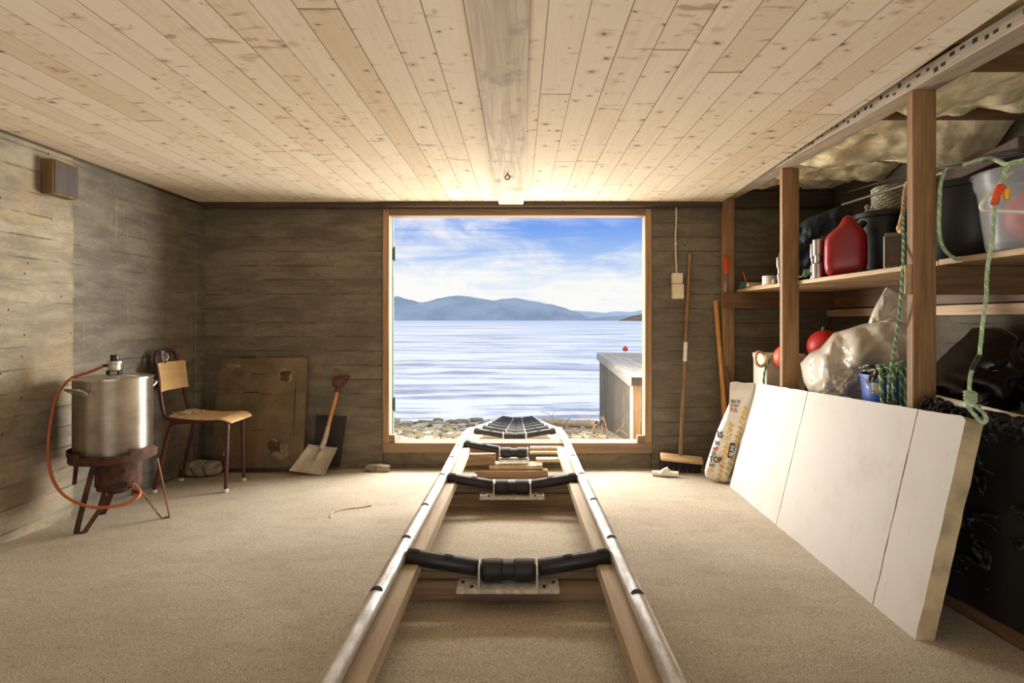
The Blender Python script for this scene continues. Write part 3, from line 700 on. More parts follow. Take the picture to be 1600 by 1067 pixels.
# ------------------------------------------------------------------ roller track
TX = -0.037; HS = 0.3735
tz_tab = [(-1.0, 0.125), (0.8, 0.088), (1.91, 0.055), (3.0, 0.016), (3.6, 0.004), (3.95, -0.004), (4.3, -0.022), (4.62, -0.055), (4.9, -0.105), (5.3, -0.175), (6.5, -0.372), (9.0, -0.775), (13.0, -1.395)]
def tz(Y):
    for (a, za), (b, zb) in zip(tz_tab, tz_tab[1:]):
        if a <= Y <= b: return za+(zb-za)*(Y-a)/(b-a)
    return tz_tab[-1][1]
track = thing('boat_roller_track', (TX, 1.9, fz(1.9)), 'long boat roller track of steel pipes and black rollers running out to the sea', 'boat track')
for sx in (-1, 1):
    pts = smooth([(TX+sx*HS, Y, z) for Y, z in tz_tab], 6)
    def tzs(Y, pts=pts):
        for p_, q_ in zip(pts, pts[1:]):
            if p_.y <= Y <= q_.y: return p_.z+(q_.z-p_.z)*(Y-p_.y)/(q_.y-p_.y), (q_.z-p_.z)/(q_.y-p_.y)
    pp = MB().tube(pts, 0.0245, 28).build('pipe_rail', M_GALV, track)
    hl = [1.60, 2.02, 2.42, 2.96, 3.38, 3.72] if sx < 0 else [1.58, 2.02, 2.50, 2.98, 3.42, 3.72]
    for Y in hl:
        z, slp = tzs(Y); b = bmesh.new(); n = 14; R = 0.0252; L = 0.015
        grid = []
        for i in range(n+1):
            a = (-1+2*i/n)*0.85; w = L*math.sqrt(max(0, 1-(-1+2*i/n)**2))*0.9+0.0008
            grid.append([b.verts.new((TX+sx*HS+R*math.sin(a), Y+k*w, z+R*math.cos(a)+k*w*slp)) for k in (-1, 1)])
        for g1, g2 in zip(grid, grid[1:]): b.faces.new((g1[0], g2[0], g2[1], g1[1]))
        m_ = MB(); m_.merge(b); h_ = m_.build('drilled_hole', M_BLACK, pp); h_['label'] = 'dark oval hole drilled in the pipe'
    # stringer plank below, inside the building
    mb = MB(); xs = TX+sx*(HS-0.020)
    for (ya, yb) in ((-1.1, 0.8), (0.8, 1.91), (1.91, 3.0), (3.0, 3.86)):
        pass
    b = bmesh.new(); rows = []
    for Y in (-1.1, 0.0, 0.8, 1.4, 1.91, 2.5, 3.0, 3.6, 3.9):
        zt = tz(Y)-0.0245
        rows.append([b.verts.new((xs+dx_*0.049, Y, zt-dz_*0.045)) for dx_, dz_ in ((-1, 0), (1, 0), (1, 1), (-1, 1))])
    for r1, r2 in zip(rows, rows[1:]):
        for k in range(4): b.faces.new((r1[k], r1[(k+1) % 4], r2[(k+1) % 4], r2[k]))
    b.faces.new(rows[0]); b.faces.new(rows[-1][::-1]); bmesh.ops.recalc_face_normals(b, faces=list(b.faces))
    mb.merge(b); mb.build('stringer_plank', M_STRING, track)
    # outside bearers
    MB().beam((TX+sx*(HS-0.03), 4.25, tz(4.25)-0.05), (TX+sx*(HS-0.03), 4.9, tz(4.9)-0.05), 0.075, 0.04).build('stringer_plank', M_STRING, track)
    MB().beam((TX+sx*(HS-0.03), 4.9, tz(4.9)-0.05), (TX+sx*(HS-0.03), 13.0, tz(13.0)-0.05), 0.075, 0.04).build('stringer_plank', M_STRING, track)

def side_roller(sx, Y, z):
    a = Vector((TX+sx*(HS-0.026), Y, z-0.004)); b = Vector((TX+sx*0.105, Y, z-0.044))
    d_ = (b-a); mb = MB(); r = 0.0268
    mb.tube([a, a+d_*0.02, a+d_*0.5, a+d_*0.98, b], [r*0.86, r, r, r*1.04, r*0.9], 22)
    o = mb.build('side_roller', M_RUBBER, track)
    for t in (0.1, 0.58):
        c = a+d_*t; x = d_.normalized(); up = Vector((0, 0, 1)); up = (up-x*up.dot(x)).normalized(); yv = x.cross(up)
        b2 = bmesh.new(); n = 12; g = []
        for i in range(n+1):
            s_ = -1+2*i/n; w = 0.016*math.sqrt(max(0, 1-s_*s_))+0.0005; ang = s_*0.5-0.25*(1 if yv.y > 0 else -1)
            R = r*1.035
            g.append([b2.verts.new(c+x*k*w+up*R*math.cos(ang)+yv*R*math.sin(ang)) for k in (-1, 1)])
        for g1, g2 in zip(g, g[1:]): b2.faces.new((g1[0], g2[0], g2[1], g1[1]))
        m_ = MB(); m_.merge(b2); m_.build('roller_notch', M_BLACK, o)
def centre_roller(Y, z):
    zc = z-0.052; r = 0.0375
    prof = [(0.0, -0.090), (0.032, -0.090), (0.0355, -0.086), (r, -0.070), (r, -0.026), (0.035, -0.021), (0.0305, -0.018), (0.0305, 0.018), (0.035, 0.021), (r, 0.026), (r, 0.070), (0.0355, 0.086), (0.032, 0.090), (0.0, 0.090)]
    MB().lathe(prof, (TX, Y, zc), 28, M=Matrix.Rotation(PI/2, 4, 'Y')).build('centre_roller', M_RUBBER2, track)
def bracket(Y, z, inside=True):
    mb = MB(); w_ = 0.172 if inside else 0.105
    b = bmesh.new()
    mb.span((TX-w_, Y-0.060, z-0.098), (TX+w_, Y+0.029, z-0.0935), 0.001)
    mb.span((TX-w_, Y-0.062, z-0.105), (TX+w_, Y-0.0585, z-0.0925), 0.001)
    for sx in (-1, 1):
        x0 = TX+sx*0.0975
        mb.span((x0-0.003, Y-0.046, z-0.095), (x0+0.003, Y+0.028, z-0.020), 0.001)
    o = mb.build('bracket', M_PLATEMETAL, track)
    if inside:
        for sx in (-1, 1):
            for q_, yy in ((0.122, -0.038), (0.155, -0.005)):
                c = Vector((TX+sx*q_, Y+yy, z-0.0935))
                MB().cyl(c, c+Vector((0, 0, 0.006)), 0.006, 6).build('bolt', M_BOLT, o)
ys_in = [0.82, 1.91, 3.0, 3.9]
ys_out = [4.76, 5.85, 6.92, 8.0, 9.05, 10.1, 11.15, 12.2, 12.95]
for Y in ys_in[:3]:
    z = tz(Y)
    for sx in (-1, 1): side_roller(sx, Y, z)
    centre_roller(Y, z); bracket(Y, z)
    f0 = fz(Y)-0.003; ya, yb_ = Y+0.031, Y+0.085
    zs = z-0.0245-0.045   # underside of stringers
    MB().span((TX-HS-0.05, ya-0.018, f0), (TX+HS+0.05, yb_, z-0.099), 0.003).build('cross_beam', M_CROSS, track)
    MB().span((TX-HS-0.04, ya, z-0.098), (TX+HS+0.04, yb_, zs-0.002), 0.003).build('cross_beam', M_CROSS, track)
    w_ = HS-0.073
    MB().span((TX-w_, ya, zs-0.001), (TX+w_, yb_, z-0.048), 0.003).build('packing_board', M_CROSS, track)
# the set just inside the sill: right roller missing, timber slats in its place
Y = 3.9; z = tz(Y)
side_roller(-1, Y, z); centre_roller(Y, z-0.012); bracket(Y, z-0.012, False)
f0 = fz(Y)
MB().span((TX-0.25, Y-0.10, f0), (TX+0.235, Y-0.02, f0+0.055), 0.004).build('packing_board', M_CROSS, track)
MB().span((TX-0.36, Y-0.05, z-0.142), (TX-0.13, Y+0.04, z-0.075), 0.004).build('packing_board', M_FRAME_X, track)
MB().span((TX-0.17, Y-0.07, f0+0.056), (TX+0.20, Y+0.05, f0+0.085), 0.003).build('packing_board', M_STRING, track)
MB().span((TX+0.155, Y-0.09, z-0.11), (TX+0.345, Y-0.03, z-0.088), 0.003).build('packing_board', M_STRING, track)
MB().span((TX+0.115, Y+0.02, z-0.082), (TX+0.345, Y+0.05, z-0.065), 0.003).build('packing_board', M_STRING, track)
MB().span((TX+0.115, Y+0.075, z-0.062), (TX+0.345, Y+0.115, z-0.045), 0.003).build('packing_board', M_STRING, track)
for Y in ys_out:
    z = tz(Y)
    for sx in (-1, 1): side_roller(sx, Y, z)
    centre_roller(Y, z); bracket(Y, z, False)
    MB().span((TX-HS-0.06, Y-0.03, z-0.175), (TX+HS+0.06, Y+0.03, z-0.10), 0.004).build('cross_beam', M_CROSS, track)

# ------------------------------------------------------------------ left corner: pot on burner
PC = Vector((-2.052, 2.82, 0.0)); ZP = 0.185
pot = thing('cooking_pot', (PC.x, PC.y, ZP), 'tall brushed aluminium stock pot standing on the rusty burner', 'pot')
PR = 0.1675; PH = 0.385
MB().lathe([(0, 0), (PR-0.015, 0), (PR-0.004, 0.004), (PR, 0.014), (PR, PH-0.004), (PR+0.003, PH), (PR-0.002, PH+0.002), (PR-0.004, PH-0.004), (PR-0.004, 0.02), (0, 0.016)], (PC.x, PC.y, ZP), 64).build('pot_body', M_STEEL, pot)
MB().lathe([(0, PH+0.016), (0.06, PH+0.0155), (0.115, PH+0.012), (0.12, PH+0.008), (PR-0.01, PH+0.006), (PR+0.006, PH+0.004), (PR+0.007, PH-0.003), (PR+0.002, PH-0.003), (PR-0.002, PH+0.0025), (0, PH+0.008)], (PC.x, PC.y, ZP), 64).build('lid', M_STEEL, pot)
a0 = math.atan2(-0.97, -0.246)
for a_ in (a0-0.05, a0+PI-0.05):
    mb = MB(); zc = ZP+PH-0.055; rd = Vector((math.cos(a_), math.sin(a_), 0)); tg = Vector((-rd.y, rd.x, 0)); o_ = Vector((PC.x, PC.y, 0))
    hp = [o_+rd*PR*0.985+tg*(-0.052)+Vector((0, 0, zc-0.008)), o_+rd*(PR+0.028)+tg*(-0.048)+Vector((0, 0, zc+0.012)), o_+rd*(PR+0.042)+tg*(-0.028)+Vector((0, 0, zc+0.016)), o_+rd*(PR+0.042)+tg*0.028+Vector((0, 0, zc+0.016)), o_+rd*(PR+0.028)+tg*0.048+Vector((0, 0, zc+0.012)), o_+rd*PR*0.985+tg*0.052+Vector((0, 0, zc-0.008))]
    mb.tube(smooth(hp, 6), 0.0055, 10)
    b = bmesh.new(); g = []
    for i in range(13):
        t = -0.42+0.84*i/12; g.append([b.verts.new((PC.x+(PR+0.002)*math.cos(a_+t), PC.y+(PR+0.002)*math.sin(a_+t), zc-0.008+k*0.010)) for k in (-1, 1)])
    for g1, g2 in zip(g, g[1:]): b.faces.new((g1[0], g2[0], g2[1], g1[1]))
    mb.merge(b); mb.build('handle', M_STEEL, pot)
# regulator on lid
rg = thing('gas_regulator', (PC.x, PC.y, ZP+PH+0.016), 'gas regulator with black knob lying on the pot lid', 'regulator')
rp = P(179, 590, 2.80); rc = Vector((rp.x, rp.y, ZP+PH+0.016))
MB().box(rc+Vector((0, 0, 0.011)), (0.062, 0.042, 0.022), 0.15, 0.004).build('base_clamp', M_BLKPL, rg)
MB().lathe([(0, 0.022), (0.024, 0.022), (0.026, 0.026), (0.026, 0.052), (0.031, 0.055), (0.031, 0.066), (0.026, 0.069), (0, 0.069)], rc, 24).build('regulator_body', M_CASTAL, rg)
MB().lathe([(0, 0.069), (0.017, 0.069), (0.019, 0.072), (0.019, 0.096), (0.017, 0.099), (0, 0.099)], rc, 18).build('knob', M_BLKPL, rg)
MB().cyl(rc+Vector((-0.02, -0.004, 0.047)), rc+Vector((-0.052, -0.008, 0.045)), 0.008, 12).build('hose_nipple', M_BOLT, rg)
MB().box(rc+Vector((0.012, -0.024, 0.010)), (0.030, 0.004, 0.018), 0.15, 0.001).build('clamp_plate', M_STEEL2, rg)
# burner
bn = thing('gas_burner_stand', (PC.x, PC.y, fz(2.8)), 'rusty three-legged gas burner stand under the stock pot', 'burner')
RR = 0.185
mb = MB(); b = bmesh.new(); n = 64; g = []
for i in range(n):
    a = 2*PI*i/n; g.append([b.verts.new((PC.x+r*math.cos(a), PC.y+r*math.sin(a), z)) for r, z in ((RR, 0.165), (RR, 0.205), (RR-0.004, 0.205), (RR-0.004, 0.165))])
for i in range(n):
    A, B = g[i], g[(i+1) % n]
    for k in range(4): b.faces.new((A[k], A[(k+1) % 4], B[(k+1) % 4], B[k])).smooth = (k in (0, 2))
bmesh.ops.recalc_face_normals(b, faces=list(b.faces)); mb.merge(b)
for a in (0.4, 0.4+2*PI/3, 0.4+4*PI/3): mb.beam((PC.x, PC.y, 0.176), (PC.x+(RR-0.003)*math.cos(a), PC.y+(RR-0.003)*math.sin(a), 0.176), 0.02, 0.012, 0.001)
for a0_, a1_ in ((3.35, 4.55), (5.7, 6.5), (1.2, 2.4)):
    b = bmesh.new(); g = []
    for i in range(17):
        a = a0_+(a1_-a0_)*i/16; g.append([b.verts.new((PC.x+r*math.cos(a), PC.y+r*math.sin(a), z)) for r, z in ((RR+0.004, 0.198), (RR+0.004, 0.222), (RR, 0.222), (RR, 0.198))])
    for A, B in zip(g, g[1:]):
        for k in range(4): b.faces.new((A[k], A[(k+1) % 4], B[(k+1) % 4], B[k]))
    b.faces.new(g[0]); b.faces.new(g[-1][::-1]); bmesh.ops.recalc_face_normals(b, faces=list(b.faces)); mb.merge(b)
mb.build('ring', M_RUST, bn)
BC = Vector((P(181, 752, 2.78).x, 2.80, 0)); 
mb = MB(); mb.lathe([(0.0, 0.166), (0.098, 0.166), (0.098, 0.040), (0.092, 0.036), (0.092, 0.02), (0.0, 0.02)], BC, 36)
mb.lathe([(0.0, 0.1), (0.05, 0.1), (0.05, 0.0), (0, 0.0)], BC, 20)
bb = mb.build('burner_drum', M_RUST, bn)
for px_, py_, rr_ in ((197, 740, 0.009), (197, 761, 0.016)):
    c = P(px_, py_, 2.69); dv = Vector((c.x-BC.x, c.y-BC.y, 0)).normalized(); c = Vector((BC.x, BC.y, c.z))+dv*0.0975
    MB().cyl(c, c+dv*0.0015, rr_, 20).build('air_hole', M_BLACK, bb)
def strap(pts, w, t_, wd):    # flat strap along pts; wd = width direction
    b = bmesh.new(); rows = []; pts = [Vector(p) for p in pts]; wd = Vector(wd).normalized()
    for i, p in enumerate(pts):
        t = (pts[min(i+1, len(pts)-1)]-pts[max(i-1, 0)]).normalized(); nn = t.cross(wd).normalized()
        rows.append([b.verts.new(p+wd*sw*w/2+nn*sn*t_/2) for sw, sn in ((-1, -1), (1, -1), (1, 1), (-1, 1))])
    for r1, r2 in zip(rows, rows[1:]):
        for k in range(4): b.faces.new((r1[k], r1[(k+1) % 4], r2[(k+1) % 4], r2[k]))
    b.faces.new(rows[0]); b.faces.new(rows[-1][::-1]); bmesh.ops.recalc_face_normals(b, faces=list(b.faces)); return b
ft = Fl(125, 834); up1 = P(147, 724, 2.70); up2 = P(172, 772, 2.74)
mb = MB(); mb.merge(strap(smooth([up1, ft+Vector((-0.012, 0, 0.03)), ft+Vector((-0.006, 0, 0.009)), ft+Vector((0.004, 0, 0.004)), ft+Vector((0.018, 0.004, 0.007)), ft+Vector((0.03, 0.006, 0.026)), up2], 6), 0.024, 0.005, (0.8, 0.6, 0))); mb.build('leg', M_RUST, bn)
ft = Vector((-2.21, 2.95, fz(2.95))); 
mb = MB(); mb.merge(strap(smooth([Vector((-2.14, 2.96, 0.166)), ft+Vector((-0.012, 0.0, 0.03)), ft+Vector((0.0, 0, 0.004)), ft+Vector((0.016, -0.004, 0.02)), Vector((BC.x-0.05, 2.86, 0.04))], 6), 0.022, 0.005, (0.8, 0.6, 0))); mb.build('leg', M_RUST, bn)
ft = Fl(257, 810)
mb = MB(); mb.tube(smooth([P(246, 716, 2.83), ft+Vector((0.022, 0, 0.03)), ft+Vector((0.017, 0, 0.010)), ft+Vector((0, 0, 0.0055)), ft+Vector((-0.02, -0.004, 0.013)), P(213, 758, 2.76), P(207, 764, 2.74)], 7), 0.0045, 8); mb.build('leg', M_ROD, bn)['label'] = 'bare steel rod leg'
mb = MB(); mb.merge(strap([P(119, 718, 2.75), P(119, 728, 2.75), P(116, 757, 2.75)], 0.018, 0.004, (0.8, 0.6, 0))); mb.build('ring_tab', M_RUST, bn)
MB().cyl(P(203, 762, 2.70), P(221, 772, 2.67), 0.008, 12).build('gas_inlet', M_RUST, bn)
hp = [rc+Vector((-0.045, -0.008, 0.0455)), P(140, 581, 2.77), P(110, 592, 2.74), P(89, 618, 2.70), P(79, 660, 2.67), P(75, 702, 2.65), P(79, 738, 2.63), P(92, 765, 2.60), P(115, 783, 2.58), P(150, 793, 2.57), P(190, 789, 2.575), P(213, 779, 2.60), P(219, 769, 2.64), P(212, 763, 2.67), P(204, 764, 2.69)]
o = MB().tube(smooth(hp, 8), 0.0068, 12).build('gas_hose', M_HOSE); tag(o, 'orange rubber gas hose looping from regulator to burner', 'hose')

# ------------------------------------------------------------------ chair
FN = Vector((-1.807, 3.43, fz(3.43))); FF = Vector((-1.845, 3.73, fz(3.73))); RN = Vector((-2.235, 3.41, fz(3.41))); RF = Vector((-2.262, 3.73, fz(3.73)))
ch = thing('school_chair', (-2.04, 3.58, fz(3.58)), 'old school chair with plywood seat and maroon tube frame beside the left wall', 'chair')
def seat_z(Y): return P(0, 651, 3.6).z
ZSE = 0.236
def leg_front(foot, top): return smooth([foot, foot.lerp(top, 0.75), top+Vector((0.0, 0, -0.035)), top+Vector((-0.012, 0, -0.008)), top+Vector((-0.05, 0, 0.002)), top+Vector((-0.13, 0, -0.004))], 6)
TR = 0.0115
seatNy, seatFy = 3.455, 3.715
for side_, ff, rr_, yy_ in (('n', FN, RN, seatNy), ('f', FF, RF, seatFy)):
    topf = Vector((ff.x+0.0, yy_, ZSE))
    mb = MB(); mb.tube(leg_front(ff+Vector((0, 0, 0.012)), topf)+[Vector((-2.10, yy_, ZSE-0.012))], TR, 12); mb.build('leg', M_MAROON, ch)
    # rear leg: from foot up to seat rail
    kn = Vector((-2.165, yy_, ZSE-0.03))
    mb = MB(); mb.tube(smooth([rr_+Vector((0, 0, 0.012)), rr_.lerp(kn, 0.7), kn+Vector((0.004, 0, -0.005)), kn+Vector((0.03, 0, 0.014)), Vector((-2.09, yy_, ZSE-0.013))], 6), TR, 12); mb.build('leg', M_MAROON, ch)
    for f_ in (ff, rr_):
        MB().lathe([(0, 0), (0.0155, 0), (0.0165, 0.004), (0.0135, 0.02), (0, 0.02)], f_+Vector((0, 0, 0.0005)), 16).build('foot_cap', M_FOOT, ch)
# back frame: two uprights joined by an arch
TopX, TopZ = -2.268, 0.655
upN = [Vector((-2.04, seatNy, ZSE-0.002)), Vector((-2.14, seatNy, ZSE)), Vector((-2.185, seatNy, ZSE+0.02)), Vector((-2.212, seatNy+0.002, ZSE+0.07)), Vector((-2.245, seatNy+0.01, ZSE+0.25)), Vector((TopX, seatNy+0.018, TopZ-0.06)), Vector((TopX-0.008, seatNy+0.035, TopZ-0.012)), Vector((TopX-0.010, seatNy+0.075, TopZ+0.006)),
       Vector((TopX-0.010, seatFy-0.075, TopZ+0.006)), Vector((TopX-0.008, seatFy-0.035, TopZ-0.012)), Vector((TopX, seatFy-0.018, TopZ-0.06)), Vector((-2.245, seatFy-0.01, ZSE+0.25)), Vector((-2.212, seatFy-0.002, ZSE+0.07)), Vector((-2.185, seatFy, ZSE+0.02)), Vector((-2.14, seatFy, ZSE)), Vector((-2.04, seatFy, ZSE-0.002))]
MB().tube(smooth(upN, 6), TR, 12).build('back_frame', M_MAROON, ch)
# backrest
def back_fn(off):
    def fn(u, v):
        y = seatNy-0.012+u*(seatFy-seatNy+0.024); z = 0.415+v*(0.592-0.415)
        x = -2.247-(z-0.49)*0.13+0.021-0.020*(1-(2*u-1)**2)+off
        return Vector((x, y, z))
    return fn
mb = MB(); f1, f2 = back_fn(0.006), back_fn(0.0)
mb.quad_grid(f1, 12, 6); mb.quad_grid(f2, 12, 6)
for e in (lambda f, t: f(t, 0), lambda f, t: f(t, 1), lambda f, t: f(0, t), lambda f, t: f(1, t)): mb.quad_grid(lambda u, v, e=e: e(f1, u).lerp(e(f2, u), v), 12, 1)
bmesh.ops.remove_doubles(mb.bm, verts=list(mb.bm.verts), dist=0.0005); mb.build('backrest', M_PLY, ch)
# seat
def seat_fn(off):
    def fn(u, v):
        x = -2.17+u*0.385; y = seatNy-0.022+v*(seatFy-seatNy+0.044)
        taper = 0.018*(1-u)
        y = y+(0.5-v)*2*taper
        drop = -0.030*max(0, (u-0.8)/0.2)**2-0.010*math.sin(PI*u)+0.012*(1-u)**3
        rnd = max(0, (u-0.88)/0.12); y += (0.5-v)*2*0.018*rnd**2
        return Vector((x, y, ZSE+0.022+drop+off))
    return fn
mb = MB(); f1, f2 = seat_fn(0.0), seat_fn(-0.009)
mb.quad_grid(f1, 20, 10); mb.quad_grid(f2, 20, 10)
for e in (lambda f, t: f(t, 0), lambda f, t: f(t, 1), lambda f, t: f(0, t), lambda f, t: f(1, t)): mb.quad_grid(lambda u, v, e=e: e(f1, u).lerp(e(f2, u), v), 16, 1)
bmesh.ops.remove_doubles(mb.bm, verts=list(mb.bm.verts), dist=0.0003); mb.build('seat', M_PLY, ch)
# lighter-like chrome thing on chair top: a crumpled clamp
cl = Vector((TopX+0.003, 3.535, 0.618)); mb = MB()
mb.box(cl+Vector((0.012, 0, 0.004)), (0.012, 0.045, 0.075), Matrix.Rotation(0.25, 3, 'X'), 0.004); mb.box(cl+Vector((0.003, -0.006, 0.040)), (0.034, 0.038, 0.022), Matrix.Rotation(-0.2, 3, 'X'), 0.006)
mb.tube(smooth([cl+Vector((0.015, 0.02, -0.02)), cl+Vector((0.02, 0.028, 0.0)), cl+Vector((0.015, 0.022, 0.03))], 5), 0.004, 8)
o = mb.build('metal_clamp', M_STEEL2); tag(o, 'shiny metal clamp hooked over the chair back', 'clamp')
mb = MB(); random.seed(5)
cz = seat_fn(0)(0.2, 0.4).z
for i in range(9):
    c = Vector((-2.105+random.uniform(-0.045, 0.055), 3.50+random.uniform(-0.02, 0.09), cz+0.004)); r = random.uniform(0.012, 0.032); ph = random.uniform(0, 6)
    pts = [c+Vector((r*1.5*math.cos(a+ph), r*math.sin(a+ph), 0.006+0.014*abs(math.sin(a*1.5+i)))) for a in (2*PI*k/8 for k in range(7))]
    mb.tube(smooth(pts, 5), 0.003, 6)
o = mb.build('wire_bundle', M_WIRE); tag(o, 'tangle of pale wire lying on the chair seat', 'wire')

# ------------------------------------------------------------------ leaning board, panel, shovel, stones
bo = thing('leaning_board', (-1.92, 4.0, fz(4.0)), 'large stained plywood board leaning on the back wall', 'board')
tl, tr = P(343, 560, 4.075), P(481, 558, 4.075); brr = P(474, 732, 3.97); blb = P(330, 730, 3.97)
ux = (tr-tl).normalized(); uz = ((tl+tr)/2-(blb+brr)/2).normalized(); nrm = ux.cross(uz).normalized()
if nrm.y > 0: nrm = -nrm
Mb = Matrix((ux, uz, ux.cross(uz))).transposed().to_4x4(); Mb.translation = (blb+brr)/2
wB = (tr-tl).length/2; wB2 = (brr-blb).length/2; hB = ((tl+tr)/2-(blb+brr)/2).length
def rounded(poly, r, n=4, which=None):
    out = []
    for i, p in enumerate(poly):
        if which is not None and i not in which: out.append(p); continue
        a = Vector(poly[i-1]); b = Vector(p); c = Vector(poly[(i+1) % len(poly)])
        d1 = (a-b).normalized()*r; d2 = (c-b).normalized()*r
        for k in range(n+1):
            t = k/n; out.append(tuple(((b+d1)*(1-t)**2+b*2*t*(1-t)+(b+d2)*t**2)))
    return out
MB().prism(rounded([(-wB2, 0), (wB2, 0), (wB, hB), (-wB, hB)], 0.035, 4, (2, 3)), 0.026, Mb, 0.005).build('board_panel', M_BOARD, bo)
def patch(cx, cy, rx, ry, mat, name, seed, off=0.0142, jag=0.3):
    n = 28; poly = []
    for k in range(n):
        a = 2*PI*k/n; q_ = 1+jag*noise.noise(Vector((math.cos(a)*1.5+seed, math.sin(a)*1.5, seed)))
        sq = 1/max(abs(math.cos(a)), abs(math.sin(a)))**0.6
        poly.append((cx+rx*q_*sq*math.cos(a), cy+ry*q_*sq*math.sin(a)))
    sgn = 1 if (Mb.to_3x3() @ Vector((0, 0, 1))).y < 0 else -1
    MB().prism(poly, 0.0012, Mb @ Matrix.Translation((0, 0, sgn*off))).build(name, mat, bo)
patch(0.175, 0.655, 0.048, 0.050, M_BOARDWEAR, 'worn_patch', 2.2); patch(0.170, 0.650, 0.036, 0.038, M_BOARDHOLE, 'worn_patch', 3.2, 0.0150)
patch(0.145, 0.130, 0.082, 0.055, M_BOARDWEAR, 'worn_patch', 6.4, jag=0.8); patch(0.120, 0.150, 0.045, 0.042, M_BOARDHOLE, 'worn_patch', 8.9, 0.0150, 0.5)
patch(-0.20, 0.73, 0.05, 0.018, M_BOARDWEAR, 'worn_patch', 9.1, jag=0.9); patch(-0.215, 0.16, 0.035, 0.06, M_BOARDWEAR, 'worn_patch', 10.3, jag=0.9)
for cx_, cy_, rx_, ry_ in ((-0.11, 0.79, 0.07, 0.004), (-0.02, 0.665, 0.05, 0.003), (-0.06, 0.535, 0.06, 0.004), (0.25, 0.42, 0.003, 0.18), (0.03, 0.52, 0.05, 0.002), (0.0, 0.265, 0.04, 0.002)):
    patch(cx_, cy_, rx_, ry_, M_BOARDCRACK, 'crack', cx_*9+cy_, 0.0142, 0.4)

pa, pb, pc, pd = P(490, 730, 4.06), P(530, 730, 4.06), P(541, 651, 4.098), P(494, 649, 4.098)
MBp = MB(); b = bmesh.new()
fr_ = [b.verts.new(p) for p in (pa, pb, pc, pd)]; bk_ = [b.verts.new(p+Vector((0, 0.012, 0))) for p in (pa, pb, pc, pd)]
b.faces.new(fr_); b.faces.new(bk_[::-1])
for k in range(4): b.faces.new((fr_[k], fr_[(k+1) % 4], bk_[(k+1) % 4], bk_[k]))
bmesh.ops.recalc_face_normals(b, faces=list(b.faces)); MBp.merge(b)
o = MBp.build('dark_panel', M_BPANEL); tag(o, 'small dark panel leaning on the back wall behind the shovel', 'panel')

sh = thing('shovel', (-1.47, 3.9, fz(3.9)), 'aluminium shovel with wooden shaft and maroon grip leaning on the back wall', 'shovel')
A = P(453.5, 735.7, 3.90); B = P(508, 743, 3.86); Cc = P(530, 699, 4.00); D = P(485, 693.5, 4.02)
A.z = max(A.z, fz(A.y)+0.003); B.z = max(B.z, fz(B.y)+0.003)
def blade(off):
    def fn(u, v):
        p = A.lerp(B, u).lerp(D.lerp(Cc, u), v)
        rim = (abs(2*u-1))**6; back = max(0, (v-0.8)/0.2)**2
        p = p+Vector((0, -0.022*rim-0.03*back*0.6, 0.014*rim*0.6))
        rib = math.exp(-((u-0.5)/0.07)**2)*max(0, min(1, (v-0.25)/0.75))
        p = p+Vector((0, -0.022*rib, 0.012*rib)); return p+Vector((0, off, -off*0.4))
    return fn
mb = MB(); f1, f2 = blade(0), blade(0.003)
mb.quad_grid(f1, 24, 16); mb.quad_grid(f2, 24, 16)
for e in (lambda f, t: f(t, 0), lambda f, t: f(t, 1), lambda f, t: f(0, t), lambda f, t: f(1, t)): mb.quad_grid(lambda u, v, e=e: e(f1, u).lerp(e(f2, u), v), 24, 1)
bmesh.ops.remove_doubles(mb.bm, verts=list(mb.bm.verts), dist=0.0003); mb.build('blade', M_SHOVEL, sh)
s0 = f1(0.5, 0.85); s1 = P(513, 666, 4.03); s2 = P(528, 608, 4.065)
MB().tube(smooth([s0, s0.lerp(s1, 0.5)+Vector((0.004, 0, -0.004)), s1], 6), [0.022-0.007*i/12 for i in range(13)], 14).build('socket', M_SHOVEL, sh)
MB().tube([s1.lerp(s0, 0.05), s2], 0.0145, 14).build('shaft', M_HANDLE, sh)
gx = Vector((1, 0.05, 0.09)).normalized(); gu = (s2-s1).normalized(); gt = s2+gu*0.085
gl = [s2-gu*0.01, s2+gu*0.012, s2+gu*0.028+gx*-0.03, s2+gu*0.05-gx*0.046, gt-gx*0.05]
gr_ = [s2-gu*0.01, s2+gu*0.012, s2+gu*0.028+gx*0.03, s2+gu*0.05+gx*0.046, gt+gx*0.05]
mb = MB(); mb.tube(smooth(gl, 5), 0.010, 10); mb.tube(smooth(gr_, 5), 0.010, 10); mb.tube([gt-gx*0.058, gt+gx*0.058], 0.0125, 12); mb.tube([s2-gu*0.02, s2+gu*0.02], 0.018, 12)
mb.build('grip', M_MAROON2, sh)

def lump(c, size, rz, seed, name, mat, n=3, amp=0.25):
    b = bmesh.new(); bmesh.ops.create_icosphere(b, subdivisions=n, radius=1)
    for v in b.verts:
        co = v.co; m_ = max(abs(co.x), abs(co.y), abs(co.z)); q_ = co.lerp(co/m_, 0.7)
        q_ = q_*(1+amp*noise.fractal(co*1.6+Vector((seed, 0, seed)), 1, 2, 3)); v.co = Vector((q_.x*size[0], q_.y*size[1], q_.z*size[2]))
    zmin = min(v.co.z for v in b.verts)
    for f in b.faces: f.smooth = True
    b.transform(Matrix.Translation(Vector(c)-Vector((0, 0, zmin))) @ Matrix.Rotation(rz, 4, 'Z')); mb = MB(); mb.merge(b); return mb
c = Vector((P(314, 735, 3.87).x, 3.87, fz(3.87))); mb = lump(c, (0.125, 0.05, 0.048), 0.12, 3.1, '', None)
ro = thing('wrapped_stone', c, 'dusty stone with wire wound round it behind the chair legs', 'stone'); mb.build('stone_block', M_STONE, ro)
mb = MB()
